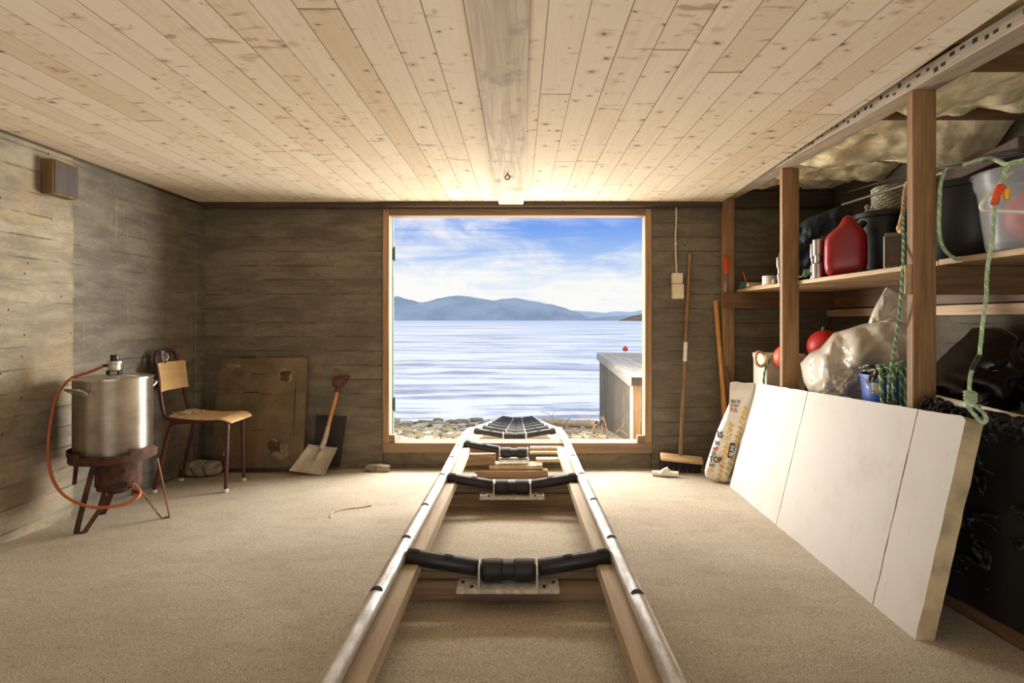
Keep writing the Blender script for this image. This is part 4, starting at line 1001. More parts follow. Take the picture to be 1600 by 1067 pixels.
for t in (-0.03, 0.05): mb.tube([c+Vector((t+0.012*math.sin(a*2), 0.055*math.cos(a), 0.048+0.052*math.sin(a))) for a in (2*PI*k/20 for k in range(20))], 0.004, 6, closed=True)
mb.build('binding_wire', M_BPANEL, ro)
c = Vector((P(591, 725, 4.02).x, 4.02, fz(4.02))); mb = lump(c, (0.085, 0.035, 0.024), -0.03, 7.4, '', None)
ro = thing('wrapped_stone', c, 'small flat stone tied with twine below the left door jamb', 'stone'); mb.build('stone_block', M_STONE, ro)
mb = MB(); mb.tube([c+Vector((-0.01+0.008*math.sin(a*2), 0.037*math.cos(a), 0.025+0.027*math.sin(a))) for a in (2*PI*k/20 for k in range(20))], 0.003, 6, closed=True); mb.build('binding_wire', M_TWIG, ro)

# stalk, crumbs, drain
pts = [Fl(516, 810), Fl(519, 803), Fl(530, 799), Fl(545, 796), Fl(562, 794), Fl(580, 791)]
o = MB().tube(smooth([p+Vector((0, 0, 0.004)) for p in pts], 5), 0.0045, 7).build('dry_stalk', M_PALETWIG); tag(o, 'curved pale dry stalk lying on the floor left of the track', 'stalk')
c = Fl(759, 737.5); o = MB().lathe([(0, 0.004), (0.06, 0.006), (0.078, 0.004), (0.08, 0.0)], (c.x, c.y, c.z+0.002), 28, M=Matrix.Rotation(-SL, 4, 'X')).build('floor_drain', M_DRAIN); tag(o, 'round rusty drain cover in the floor between the rails', 'drain cover')
pts = [Fl(1035, 775)+Vector((0, 0, .003)), Fl(1020, 779)+Vector((0, 0, .004)), Fl(985, 783)+Vector((0, 0, .003)), Fl(945, 783)+Vector((0, 0, .003))]

# ------------------------------------------------------------------ broom, pick handle, switch box, paper roll
br = thing('broom', (1.18, 4.0, fz(4.0)), 'long-handled push broom with black bristles leaning on the back wall', 'broom')
h0 = P(1063, 714, 3.985); h1 = P(1078, 397, 4.095)
MB().tube([h0+(h0-h1).normalized()*0.0, h1], 0.0135, 14).build('handle', M_BROOM, br)
t0_, t1_ = h0.lerp(h1, 0.465), h0.lerp(h1, 0.56)
MB().tube([t0_, t1_], 0.0146, 14).build('tape_band', M_TAPE, br)['label'] = 'white tape band'
bl0, bl1 = P(1034, 713, 3.98), P(1096, 720, 3.96); bc_ = (bl0+bl1)/2; xb = (bl1-bl0).normalized()
R = Matrix((xb, Matrix.Rotation(-0.55, 3, xb) @ Vector((0, 1, 0)).cross(xb).cross(xb).normalized()*-1, Vector((0, 0, 1)))).transposed()
yv = Vector((0, 0.86, 0.5)); yv = (yv-xb*yv.dot(xb)).normalized(); zv = xb.cross(yv)
R = Matrix((xb, yv, zv)).transposed()
MB().box(bc_, (0.295, 0.062, 0.026), R, 0.006, 0, 2).build('brush_block', M_BRUSH, br)
mb = MB(); random.seed(11)
for i in range(26):
    for j in range(5):
        st = bc_+xb*(-0.137+0.274*i/25)+yv*(-0.024+0.048*j/4)-zv*0.012
        e = st-zv*0.075+xb*random.uniform(-0.006, 0.016)+yv*(random.uniform(-0.008, 0.008)-0.012+0.006*j)
        e.z = max(e.z, fz(e.y)+0.001)
        mb.tube([st, st.lerp(e, 0.5), e], [0.004, 0.0052, 0.0045], 5)
bs = mb.build('bristles', M_BRISTLE, br); bs['kind'] = 'stuff'
a_ = P(1118, 470, 4.095); b_ = P(1134, 664, 3.94); b2_ = P(1141, 740, 3.90)
o = MB().tube([b2_, b_, b_.lerp(a_, 0.5), a_], [0.019, 0.0165, 0.0155, 0.0175], 14).build('tool_handle', M_HANDLE); tag(o, 'smooth orange wooden tool handle leaning by the back post', 'tool handle')
a_ = P(1133, 573, 4.03); b_ = P(1147, 640, 3.93)
o = MB().beam(b_+Vector((0.05, 0, -0.30)), a_, 0.022, 0.03, 0.003).build('tool_handle', M_BROOM); tag(o, 'short dark stick leaning behind the cement sack', 'stick')
# switch box
sw_ = thing('switch_box', (1.14, 4.1, 1.0), 'cream plastic switch box with cable on the back wall', 'switch')
MB().span((P(1049, 0, 4.1).x, 4.062, P(0, 443.5, 4.1).z), (P(1065, 0, 4.1).x, 4.108, P(0, 427, 4.1).z), 0.004).build('junction_box', M_CREAM, sw_)
MB().span((P(1049, 0, 4.1).x, 4.055, P(0, 467, 4.1).z), (P(1066.5, 0, 4.1).x, 4.108, P(0, 444, 4.1).z), 0.005).build('socket_box', M_CREAM, sw_)
cz_ = [P(1056, 313, 4.08), P(1056.5, 340, 4.1), P(1055, 380, 4.1), P(1057, 427, 4.1)]
mb = MB(); mb.tube(smooth([p+Vector((0, -0.004, 0)) for p in cz_], 6), 0.0055, 8)
for yy in (331, 381): q_ = P(1056, yy, 4.098); mb.box(q_, (0.018, 0.016, 0.012), None, 0.003)
mb.build('cable', M_CREAM, sw_)
# white paper roll
pr = thing('paper_roll', Fl(1040, 735), 'crumpled white paper roll on the floor by the broom', 'paper roll')
e0, e1 = P(1019, 730, 3.87), P(1060, 732, 3.83)
e0.z = fz(e0.y)+0.021; e1.z = fz(e1.y)+0.021
MB().tube([e0, e0.lerp(e1, 0.3), e0.lerp(e1, 0.6), e1], [0.018, 0.0205, 0.0195, 0.0195], 16).noise_disp(0.003, 30).build('roll', M_WHITEP, pr)
q0 = e0.lerp(e1, 0.5); pil = Pillow([(q0.x-0.05, q0.z), (q0.x+0.045, q0.z), (q0.x+0.03, q0.z+0.03), (q0.x+0.012, q0.z+0.05), (q0.x-0.008, q0.z+0.04), (q0.x-0.03, q0.z+0.028)], q0.y-0.008, 0.014, 0.016, 2, None, 0.012, 40, 2.0)
MB().pillow(pil, nr=6, nb=40, flat=True).build('torn_flap', M_WHITEP, pr)
# hand saw hanging on back post
sw2 = thing('hand_saw', P(1134, 425, 4.03), 'hand saw with orange handle hanging on the far post', 'saw')
hp_ = [P(x, y, 4.03) for x, y in ((1130, 401), (1137, 400), (1138, 413), (1136.5, 427), (1131, 430), (1130, 418))]
MB().prism([(p.x, p.z) for p in hp_], 0.02, Matrix.Translation((0, 4.02, 0)) @ Matrix.Rotation(PI/2, 4, 'X'), 0.004).build('handle', M_ORANGE, sw2)
MB().prism([(P(1131, 0, 4.02).x, P(0, 429, 4.02).z), (P(1136.5, 0, 4.02).x, P(0, 429, 4.02).z), (P(1135, 0, 4.02).x, P(0, 457, 4.02).z), (P(1131.5, 0, 4.02).x, P(0, 457, 4.02).z)], 0.002, Matrix.Translation((0, 4.025, 0)) @ Matrix.Rotation(PI/2, 4, 'X')).build('blade', M_STEEL2, sw2)

# ------------------------------------------------------------------ foam slab and cement sack
B1 = Vector((1.350, 3.570, fz(3.57))); B2 = Vector((1.184, 1.664, fz(1.664)))
dd = (B1-B2); Lf = dd.length; dd.normalize()
nn_ = Vector((dd.y, -dd.x, 0)).normalized(); upv = (nn_*0.169+Vector((0, 0, 0.664))); Hf = upv.length; upv.normalize()
upv = (upv-dd*upv.dot(dd)).normalized(); tn = dd.cross(upv).normalized()
if tn.x < 0: tn = -tn
TF = 0.052
fo = thing('foam_slab', (B1+B2)/2, 'large dirty white foam slab with two grooves standing on edge against the shelf frame', 'foam slab')
secs = [(0.0, 0.120), (0.1235, 0.5815), (0.585, 1.0)]
def fpt(u, h, t):
    return B2+dd*(u*Lf)+upv*(h*Hf)+tn*(t*TF)
mb = MB()
for (u0, u1) in secs:
    def face(t, u0=u0, u1=u1):
        def fn(u, v):
            uu = u0+(u1-u0)*u; h = v
            jag = 0.006*noise.noise(Vector((uu*60, t, 0)))*(v < 0.02)+0.004*noise.noise(Vector((uu*25, 5, 0)))*(v > 0.98)
            hh = h+jag
            if u1 == 1.0 and False: pass
            cr_ = 0.0
            if u0 == 0.0:   # rounded near top corner
                e = max(0, (0.012-uu)/0.012)**2*0.016*max(0, (v-0.9)/0.1); hh -= e
            ww = 0.0025*noise.noise(Vector((v*9, u0*7, t)))*(u < 0.01 or u > 0.99)
            return fpt(uu+ww, hh, t)
        return fn
    fa, fb = face(0.0), face(1.0)
    mb.quad_grid(fa, 24, 24, 0, True); mb.quad_grid(fb, 24, 24, 0, True)
    for e, mi in ((lambda f, t: f(t, 0), 0), (lambda f, t: f(t, 1), 1), (lambda f, t: f(0, t), 1), (lambda f, t: f(1, t), 0)):
        mb.quad_grid(lambda u, v, e=e: e(fa, u).lerp(e(fb, u), v)+(tn*0.003*noise.noise(Vector((u*14, v*4, u0)))*(0.02 < v < 0.98)), 24, 6, mi, True)
o = MB()
core = MB(); core.box(fpt(0.5, 0.5, 0.52), (TF*0.8, Lf*0.985, Hf*0.97), Matrix((tn, dd, upv)).transposed())
me_tmp = bpy.data.meshes.new('t'); core.bm.to_mesh(me_tmp); core.bm.free(); mb.bm.from_mesh(me_tmp); bpy.data.meshes.remove(me_tmp)
mb.build('slab', [M_FOAM, M_FOAM_END], fo)

sk = thing('cement_sack', (1.32, 3.66, fz(3.66)), 'white woven cement sack marked 25 KG slumped at the far end of the foam slab', 'sack')
YS = 3.66
px2 = lambda x, y, Y=3.625: (P(x, y, Y).x, P(x, y, Y).z)
pol = [px2(*q_) for q_ in ((1144, 598), (1153, 596), (1165, 598), (1183, 597), (1186, 620), (1176, 660), (1160, 700), (1148, 735), (1140, 757), (1130, 758), (1116, 755), (1105, 751), (1103, 744), (1105, 733), (1113, 708), (1124, 675), (1137, 645), (1145, 626))]
SK = Pillow(pol, YS, 0.05, 0.06, 3.0, None, 0.014, 9, 4.0, tilt=0.0, lean=-0.04, face=True)
MB().pillow(SK, nr=18, nb=96).build('sack_body', M_SACK, sk)
def text_mesh(s, size):
    cu = bpy.data.curves.new('t', 'FONT'); cu.body = s; cu.size = size; cu.align_x = 'LEFT'; cu.resolution_u = 3; cu.offset = size*0.035
    o = bpy.data.objects.new('t', cu); C.objects.link(o); dg = bpy.context.evaluated_depsgraph_get(); dg.update()
    me = bpy.data.meshes.new_from_object(o.evaluated_get(dg)); bpy.data.objects.remove(o); bpy.data.curves.remove(cu); return me
def sack_text(s, px_, py_, h, ang, mat, sx=1.0, bold=False):
    me = text_mesh(s, h/0.69); b = bmesh.new(); b.from_mesh(me); bpy.data.meshes.remove(me)
    bmesh.ops.triangulate(b, faces=list(b.faces)); x0, z0 = px2(px_, py_); ca, sa = math.cos(ang), math.sin(ang)
    for v in b.verts:
        x = v.co.x*sx; y = v.co.y; v.co = SK.on(x0+x*ca-y*sa, z0+x*sa+y*ca, 0.008)
    mb = MB(); mb.merge(b); o = mb.build('printed_text', mat, sk); o['label'] = 'printed lettering '+s.lower(); return o
# black weight label
ld = math.radians(77)
cx0, cz0 = px2(1146, 703)
def sack_rect(cx, cz, w, h, ang, mat, name, off, rnd=0.0):
    ca, sa = math.cos(ang), math.sin(ang); poly = [(-w/2, -h/2), (w/2, -h/2), (w/2, h/2), (-w/2, h/2)]
    if rnd: poly = rounded(poly, rnd, 4)
    b = bmesh.new(); vs = []
    cen = b.verts.new(SK.on(cx, cz, off))
    for x, y in poly: vs.append(b.verts.new(SK.on(cx+x*ca-y*sa, cz+x*sa+y*ca, off)))
    for k in range(len(vs)): b.faces.new((cen, vs[k], vs[(k+1) % len(vs)]))
    mb = MB(); mb.merge(b); return mb
sack_rect(cx0, cz0, 0.100, 0.036, ld, None, '', 0.004, 0.008).build('weight_label', M_INK, sk)
def sack_text_at(s, cx, cz, h, ang, mat, off=0.010):
    me = text_mesh(s, h/0.69); b = bmesh.new(); b.from_mesh(me); bpy.data.meshes.remove(me)
    bmesh.ops.triangulate(b, faces=list(b.faces)); ca, sa = math.cos(ang), math.sin(ang)
    w = max(v.co.x for v in b.verts)
    for v in b.verts:
        x = v.co.x-w/2; y = v.co.y-h/2; v.co = SK.on(cx+x*ca-y*sa, cz+x*sa+y*ca, off)
    mb = MB(); mb.merge(b); o = mb.build('printed_text', mat, sk); o['label'] = 'printed lettering '+s.lower(); return o
sack_text_at('25 KG', cx0, cz0, 0.019, ld, M_SACK)
# yellow hazard stripes in two rows
for row, (p0, p1, n_) in enumerate((((1126, 752), (1146, 662), 13), ((1139, 742), (1146, 716), 4), ((1154, 690), (1168, 636), 8))):
    mb = MB()
    for i in range(n_):
        t = i/(n_-1); x, z = px2(p0[0]+(p1[0]-p0[0])*t, p0[1]+(p1[1]-p0[1])*t)
        m2 = sack_rect(x, z, 0.032, 0.019, math.radians(-52), None, '', 0.002); me = bpy.data.meshes.new('t'); m2.bm.to_mesh(me); m2.bm.free(); mb.bm.from_mesh(me); bpy.data.meshes.remove(me)
    o = mb.build('hazard_stripes', M_YEL, sk); o['label'] = 'row of slanted yellow stripes'
ta = math.radians(2)
for s, x, y, h, mt in (('LS', 1125, 682, 0.030, M_INK), ('SH', 1121, 694, 0.020, M_INK), ('NP', 1117.5, 704, 0.022, M_REDINK), ('DI', 1116, 711.5, 0.020, M_INK), ('TOP', 1112.5, 722.5, 0.031, M_INK), ('ING', 1112, 730, 0.016, M_INK), ('C30', 1109.5, 738, 0.018, M_YEL), ('EN 12', 1147, 627, 0.016, M_INK), ('UT NO', 1146, 633, 0.012, M_INK), ('FUL', 1146, 641, 0.020, M_REDINK)):
    sack_text(s, x-1.5, y+1.5, h*1.22, ta, mt, 0.8)

# ------------------------------------------------------------------ things below the shelf
# low bench hidden behind the slab carries the bags
be = thing('low_bench', (1.93, 3.1, fz(3.1)), 'low wooden bench behind the foam slab carrying the plastic bag', 'bench')
MB().span((1.63, 2.30, 0.20), (2.24, 3.95, 0.24), 0.004).build('bench_top', M_LEDGER_Y, be)
for x, y in ((1.68, 2.36), (2.19, 2.36), (1.68, 3.88), (2.19, 3.88)): MB().span((x-0.03, y-0.03, fz(y)), (x+0.03, y+0.03, 0.199), 0.003).build('leg', M_LEDGER_Y, be)
# polythene bag
cb = thing('plastic_bag', (1.78, 2.95, 0.24), 'big crumpled translucent polythene bag under the shelf between the posts', 'plastic bag')
YBg = 2.92
pbx = lambda x, y, Y=YBg: (P(x, y, Y).x, P(x, y, Y).z)
pol = [pbx(*q_) for q_ in ((1246, 571), (1262, 553), (1280, 545), (1302, 520), (1330, 512), (1350, 505), (1400, 500), (1440, 520), (1452, 560), (1446, 610), (1420, 640), (1370, 650), (1320, 650), (1285, 640), (1262, 618), (1252, 600))]
PB = Pillow(pol, YBg, 0.24, 0.14, 2.2, None, 0.06, 6.5, 7.0, edge=0.4, face=True)
MB().pillow(PB, nr=26, nb=130).build('bag_body', M_CLEAR, cb)
pol = [pbx(*q_) for q_ in ((1296, 545), (1304, 522), (1338, 514), (1352, 482), (1371, 449), (1392, 462), (1420, 484), (1424, 520), (1400, 540), (1345, 540))]
PB2 = Pillow(pol, YBg-0.07, 0.035, 0.04, 2.0, None, 0.04, 8, 3.0, edge=0.5, face=True)
MB().pillow(PB2, nr=14, nb=90).build('bag_neck', M_CLEAR, cb)
pol = [pbx(*q_) for q_ in ((1255, 612), (1258, 592), (1272, 578), (1290, 586), (1308, 568), (1312, 590), (1296, 604), (1300, 622), (1275, 628))]
MB().pillow(Pillow(pol, YBg-0.17, 0.03, 0.03, 1.6, None, 0.03, 14, 1.0, edge=0.6, face=True), nr=10, nb=60, flat=True).build('bag_fold', M_CLEAR, cb)
# buoys
def buoy(c, r, name, label, mat, cap=True):
    rt = thing(name, (c.x, c.y, c.z-r), label, 'buoy'); MB().lathe([(0, -r)]+[(r*math.cos(a), r*math.sin(a)) for a in (-PI/2+PI*k/18 for k in range(1, 18))]+[(0, r)], c, 28).build('float', mat, rt)
    MB().lathe([(0, 0.0), (r*0.22, 0.0), (r*0.2, r*0.22), (0, r*0.25)], c+Vector((0, 0, r*0.97)), 14).build('eye_boss', M_BLKPL, rt)
buoy(Vector((P(1289, 0, 3.55).x, 3.55, P(0, 541, 3.55).z)), 0.105, 'red_buoy', 'round red buoy half hidden by the polythene bag', M_BUOY)
buoy(Vector((P(1228, 0, 3.5).x, 3.5, P(0, 558, 3.5).z)), 0.075, 'orange_buoy', 'small orange buoy behind the middle post', M_ORANGE)
# white foam block with rope coil
fb = thing('foam_box', (1.66, 3.62, 0.24), 'upright white foam box with green rope behind the middle post', 'foam box')
xx0, xx1 = P(1195, 0, 3.6).x, P(1256, 0, 3.6).x
MB().span((xx0, 3.58, 0.242), (xx1, 3.78, P(0, 555, 3.58).z), 0.006).build('box_body', M_WHITEP, fb)
MB().span((xx0-0.004, 3.576, P(0, 561, 3.58).z), (xx1+0.004, 3.784, P(0, 554, 3.58).z+0.004), 0.004).build('box_lid', M_WHITEP, fb)
pts = [P(1193, 604, 3.55), P(1194, 585, 3.565), P(1198, 570, 3.565), P(1206, 558, 3.565), P(1215, 553, 3.60), P(1226, 554, 3.66)]
o = MB().rope(smooth(pts, 6), 0.008, (0, 1, 0)).build('green_rope', [M_GREEN, M_WHITEROPE]); tag(o, 'green rope draped over the white foam box', 'rope')
c = P(1188, 561, 3.60); mb = MB()
for k in range(3): mb.tube([c+Vector((0.034*math.cos(a), 0.006*k-0.006+0.01*math.sin(a), 0.046*math.sin(a))) for a in (2*PI*i/22 for i in range(22))], 0.009, 8, closed=True)
o = mb.build('rope_coil', M_TAN); tag(o, 'tan rope coil against the side of the white foam box', 'rope coil')
# blue bucket and its ropes
bk = thing('blue_bucket', (P(1392, 0, 2.46).x, 2.46, 0.24), 'blue plastic bucket full of rope beside the near post', 'bucket')
bcx = P(1392, 0, 2.46).x; zr = P(0, 588, 2.36).z
MB().lathe([(0, 0.24), (0.088, 0.24), (0.116, zr-0.012), (0.122, zr-0.012), (0.122, zr), (0.112, zr), (0.084, 0.25), (0, 0.25)], (bcx, 2.46, 0), 40).build('bucket_wall', M_BLUE, bk)
MB().tube(smooth([(bcx-0.122, 2.44, zr-0.02), (bcx-0.13, 2.40, zr-0.06), (bcx-0.07, 2.345, zr-0.10), (bcx+0.05, 2.34, zr-0.10), (bcx+0.12, 2.40, zr-0.05)], 6), 0.003, 8).build('bail_handle', M_STEEL2, bk)
MB().box((bcx-0.105, 2.40, zr-0.055), (0.02, 0.028, 0.045), 0.9, 0.003).build('torn_label', M_WHITEP, bk)
random.seed(21); mb = MB()
for i in range(9):
    pts = []
    ph = random.uniform(0, 6)
    for k in range(7):
        a = ph+k*0.75; r = random.uniform(0.05, 0.115); pts.append(Vector((bcx+r*math.cos(a), 2.46+r*math.sin(a), zr+random.uniform(-0.012, 0.035))))
    mb.rope(smooth(pts, 5), 0.0085, (0, 0, 1), n=4)
for k in range(5):
    y_ = 2.40-0.012*k; mb.rope(smooth([(bcx-0.14+0.01*k, y_, zr-0.03+0.008*k), (bcx-0.115+0.02*k, y_-0.01, zr+0.012+0.006*k), (bcx-0.05+0.02*k, y_, zr+0.038), (bcx+0.05, y_+0.03, zr+0.025)], 6), 0.008, (0, 0, 1), n=4)
for k in range(3): mb.rope(smooth([(bcx+0.02, 2.375, zr+0.01-0.02*k), (bcx+0.06, 2.335, zr-0.05-0.012*k), (bcx+0.13, 2.36, zr-0.09-0.016*k)], 6), 0.009, (0, 0, 1), n=4)
o = mb.build('rope_pile', [M_BLKROPE, M_WHITEROPE]); tag(o, 'heap of black and white rope overflowing the blue bucket', 'rope')
mb = MB()
for k in range(5):
    x0 = P(1396+5*k, 0, 2.32).x; y_ = 2.325-0.010*(k % 2)
    mb.rope(smooth([(x0-0.03, y_+0.05, zr+0.045), (x0-0.05+0.012*k, y_, zr+0.02+0.008*k), (x0-0.052+0.012*k, y_-0.01, zr-0.06), (x0-0.04+0.012*k, y_-0.005, zr-0.13-0.01*k), (x0-0.02+0.010*k, y_, zr-0.16)], 6), 0.0085, (0, 0, 1), n=5)
for k in range(3):
    c = P(1411, 580, 2.33); mb.rope([c+Vector((0.03*math.cos(a)+0.004*k, 0.012*k+0.01*math.sin(a*2), 0.022*math.sin(a)+0.008*k)) for a in (2*PI*i/20 for i in range(21))], 0.008, (0, 0, 1), n=5)
o = mb.build('green_rope', [M_GREEN, M_WHITEROPE]); tag(o, 'green rope hanks hanging over the rim of the blue bucket', 'rope')
# long green rope hanging left of near post
pts = [P(1414, 318, 2.20), P(1412, 345, 2.12), P(1411, 400, 2.06), P(1409, 440, 2.05), P(1405, 490, 2.07), P(1398, 540, 2.12), P(1391, 585, 2.18), P(1389, 610, 2.22), P(1387, 636, 2.27)]
o = MB().rope(smooth(pts, 6), 0.005, (0, 1, 0)).build('green_rope', [M_GREEN, M_WHITEROPE]); tag(o, 'thin green and white rope hanging left of the near post', 'rope')
pts = [P(1418, 285, 2.17), P(1414, 300, 2.14), P(1411, 330, 2.14), P(1408, 345, 2.18), P(1404, 358, 2.25), P(1409, 362, 2.22), P(1411, 345, 2.2)]
o = MB().rope(smooth(pts, 6), 0.0085, (0, 0, 0)).build('tan_rope', [M_TAN]); tag(o, 'tan rope end hanging beside the near post top', 'rope')

# black sheet, black net, pole
bsx = lambda x, y, Y=2.45: (P(x, y, Y).x, P(x, y, Y).z)
pol = [bsx(*q_) for q_ in ((1440, 600), (1458, 580), (1490, 545), (1530, 512), (1552, 509), (1568, 520), (1600, 502), (1612, 499), (1614, 600), (1612, 716), (1500, 717), (1447, 700), (1440, 640))]
o = MB().pillow(Pillow(pol, 2.47, 0.22, 0.03, 2.4, None, 0.05, 4.5, 11.0, edge=0.2), nr=26, nb=130).build('black_plastic_sheet', M_BLKBAG); tag(o, 'crumpled black polythene sheet heaped right of the near post', 'plastic sheet')
nb = thing('net_pile', (1.85, 1.6, fz(1.6)+0.05), 'dark heap of black fishing net behind the foam slab', 'net')
mb = MB()
def mound(u, v):
    x = 1.445+u*0.80; y = 1.00+v*1.00
    edge = min(1, min(u, 1-u)*14+0.0)*min(1, min(v, 1-v)*14)
    top = 0.50+0.03*noise.fractal(Vector((x*5, y*5, 0)), 1, 2, 3)+0.10*(1-u)*0+0.04*v
    zz = fz(y)+0.05+(top-fz(y)-0.05)*min(1, edge*1.0)**0.5
    return Vector((x+0.02*noise.noise(Vector((y*9, zz*9, 0))), y, zz))
mb.quad_grid(mound, 50, 50)
mb.build('net_bulk', M_BLKROPE, nb)
random.seed(31); mb = MB()
for i in range(150):
    u = random.random()**1.5*0.55; v = random.random(); p = mound(0.06+u*0.9, 0.03+v*0.94); pts = []
    if random.random() < 0.55: p.x = 1.44+random.uniform(-0.012, 0.02); p.z = random.uniform(0.02, 0.54)
    for k in range(6): pts.append(p+Vector((random.uniform(-0.02, 0.02), random.uniform(-0.06, 0.06), random.uniform(-0.03, 0.03))))
    mb.rope(smooth(pts, 4), random.uniform(0.004, 0.007), n=3)
for i in range(60):   # tight twists along the upper edge
    t = i/59; p = Vector((1.455+random.uniform(-0.012, 0.03), 1.12+t*0.88, 0.535+0.022*t+random.uniform(-0.012, 0.014)))
    r = random.uniform(0.012, 0.022); ph = random.uniform(0, 6)
    mb.rope([p+Vector((r*math.cos(a), r*0.9*math.sin(a+ph), r*math.sin(a))) for a in (2*PI*k/10 for k in range(11))], 0.0055, n=4)
nr_ = mb.build('net_ropes', M_BLKROPE, nb); nr_['kind'] = 'stuff'
p0 = P(1464, 622, 2.28); p1 = P(1602, 656, 1.82); dv = (p1-p0)
o = MB().cyl(p0, p1+dv*0.5, 0.0135, 16).build('pale_pole', M_WHITEP); tag(o, 'long pale plastic pole lying across the black net heap', 'pole')
pf = thing('floor_platform', (1.85, 1.9, fz(1.9)), 'low dark timber platform on the floor under the net heap', 'platform')
for k in range(4):
    xa = 1.445+k*0.2
    MB().beam((xa+0.095, 0.7, fz(0.7)+0.024), (xa+0.095, 2.06, fz(2.06)+0.024), 0.185, 0.046, 0.004).build('plank', M_LEDGER_Y, pf)

# ------------------------------------------------------------------ things on the shelf
ZT = ZS+TS+0.0005
# red jerrycan
jc = thing('jerrycan', (1.68, 2.9, ZT), 'red plastic jerrycan standing on the shelf between the posts', 'jerrycan')
YJ = 2.88
jx = lambda x, y: (P(x, y, YJ).x, P(x, y, YJ).z)
sh_ = ZT-jx(1300, 432)[1]
pol = [(a, b+sh_) for a, b in (jx(*q_) for q_ in ((1298, 432), (1290, 427), (1287, 415), (1287, 385), (1288.5, 373), (1293, 366), (1300, 361), (1308, 355), (1315, 346), (1320, 339.5), (1325, 337), (1331, 340), (1337, 348), (1344, 356), (1350, 362), (1354, 370), (1355, 385), (1355, 412), (1352, 427), (1344, 432)))]
# widen to true size behind
MB().pillow(Pillow(pol, YJ, 0.085, 0.085, 4.5, face=True), nr=16, nb=110).build('can_body', M_REDCAN, jc)
MB().tube(smooth([(P(1330, 0, YJ).x, YJ+0.035, pol[9][1]-0.03), (P(1332, 0, YJ).x, YJ+0.06, pol[10][1]-0.006), (P(1338, 0, YJ).x, YJ+0.11, pol[10][1]-0.01), (P(1344, 0, YJ).x, YJ+0.13, pol[8][1]-0.05)], 5), 0.011, 10).build('carry_handle', M_REDCAN, jc)
cp = P(1346, 352, YJ+0.02); MB().cyl(cp+Vector((-0.008, 0, -0.01)), cp+Vector((0.014, 0, 0.016)), 0.017, 14).build('cap', M_BLKPL, jc)
# shock bottles / steel tubes
def flask(px_, Y, h, label, lean=0.0, r=0.019):
    x = P(px_, 0, Y).x; rt = thing('steel_shaker', (x, Y, ZT), label, 'steel cylinder', 'steel cylinders on the shelf')
    M = Matrix.Rotation(lean, 4, 'Y')
    MB().lathe([(0, 0), (r, 0), (r, h*0.36), (r*0.62, h*0.40), (r*0.62, h*0.58), (r*0.9, h*0.60), (r*0.95, h*0.98), (r*0.8, h), (0, h)], (x, Y, ZT), 24, M=M).build('steel_tube', M_STEEL2, rt)
flask(1278, 2.97, 0.205, 'taller polished steel cylinder left of the red jerrycan', 0.0, 0.0285)
flask(1270.5, 3.03, 0.19, 'slim steel cylinder tucked behind the taller one by the jerrycan', -0.02, 0.014)
flask(1219, 3.45, 0.165, 'thin steel cylinder just left of the middle post', -0.07, 0.014)
mb = MB(); c = P(1262, 431, 3.05); c.z = ZT
for k in range(3): mb.rope(smooth([c+Vector((-0.05+0.02*k, 0.0, 0.012)), c+Vector((-0.01, -0.02+0.02*k, 0.025+0.01*k)), c+Vector((0.03, 0, 0.05)), c+Vector((0.04, 0.02, 0.015))], 6), 0.006, (0, 1, 0), n=4)
o = mb.build('green_rope', [M_GREEN, M_TAN]); tag(o, 'bit of green rope on the shelf right of the middle post', 'rope')
# tape roll, plug, sticks, net
c = Vector((P(1203, 0, 3.62).x, 3.62, ZT))
o = MB().lathe([(0.028, 0), (0.046, 0), (0.047, 0.002), (0.047, 0.060), (0.046, 0.062), (0.028, 0.062), (0.028, 0)], c, 32).build('tape_roll', M_TAPE); tag(o, 'white tape roll on the shelf left of the middle post', 'tape roll')
c = Vector((P(1211, 0, 3.5).x-0.004, 3.50, ZT)); mb = MB().lathe([(0, 0), (0.009, 0), (0.014, 0.012), (0.014, 0.026), (0.006, 0.032), (0.008, 0.036), (0, 0.038)], c, 16)
o = mb.build('wooden_plug', M_TAN); tag(o, 'small turned wooden plug beside the white tape roll', 'plug')
for k, (x0_, x1_, y0_, z_, r_, lab) in enumerate(((1168, 1206, 3.80, 0.016, 0.016, 'short round wooden stick lying left of the tape roll'), (1182, 1225, 3.92, 0.020, 0.020, 'thicker round wooden stick lying behind the tape roll'))):
    a_, b_ = P(x0_, 0, y0_), P(x1_, 0, y0_); a_.z = b_.z = ZT+z_
    o = MB().tube([a_, b_], r_, 14).build('wooden_stick', M_TAN if k == 0 else M_BROOM); tag(o, lab, 'stick')
a_, b_ = Vector((1.66, 3.97, ZT+0.012)), Vector((1.98, 3.96, ZT+0.12))
o = MB().beam(a_, b_, 0.03, 0.022, 0.002).build('wooden_stick', M_BROOM); tag(o, 'sloping brown stick at the back of the shelf by the wall', 'stick')
o = MB().span((1.585, 3.48, ZT), (1.66, 3.80, ZT+0.006), 0.002).build('plywood_scrap', M_SHELF); tag(o, 'pale plywood scrap at the far shelf edge', 'wood scrap')
random.seed(9); mb = MB(); c = Vector((P(1155, 0, 3.95).x, 3.93, ZT))
for k in range(10):
    pts = [c+Vector((random.uniform(-0.01, 0.12), random.uniform(-0.04, 0.04), random.uniform(0.004, 0.045))) for _ in range(5)]
    mb.tube(smooth(pts, 5), 0.0035, 5)
o = mb.build('green_twine', M_GREEN); tag(o, 'tangled green twine on the shelf by the far post', 'twine')
a_ = P(1163, 0, 3.98); o = MB().beam((a_.x+0.02, 3.96, ZT), (a_.x, 3.99, ZT+0.12), 0.016, 0.010, 0.002).build('orange_stick', M_ORANGE); tag(o, 'thin orange strip standing at the back of the shelf', 'strip')
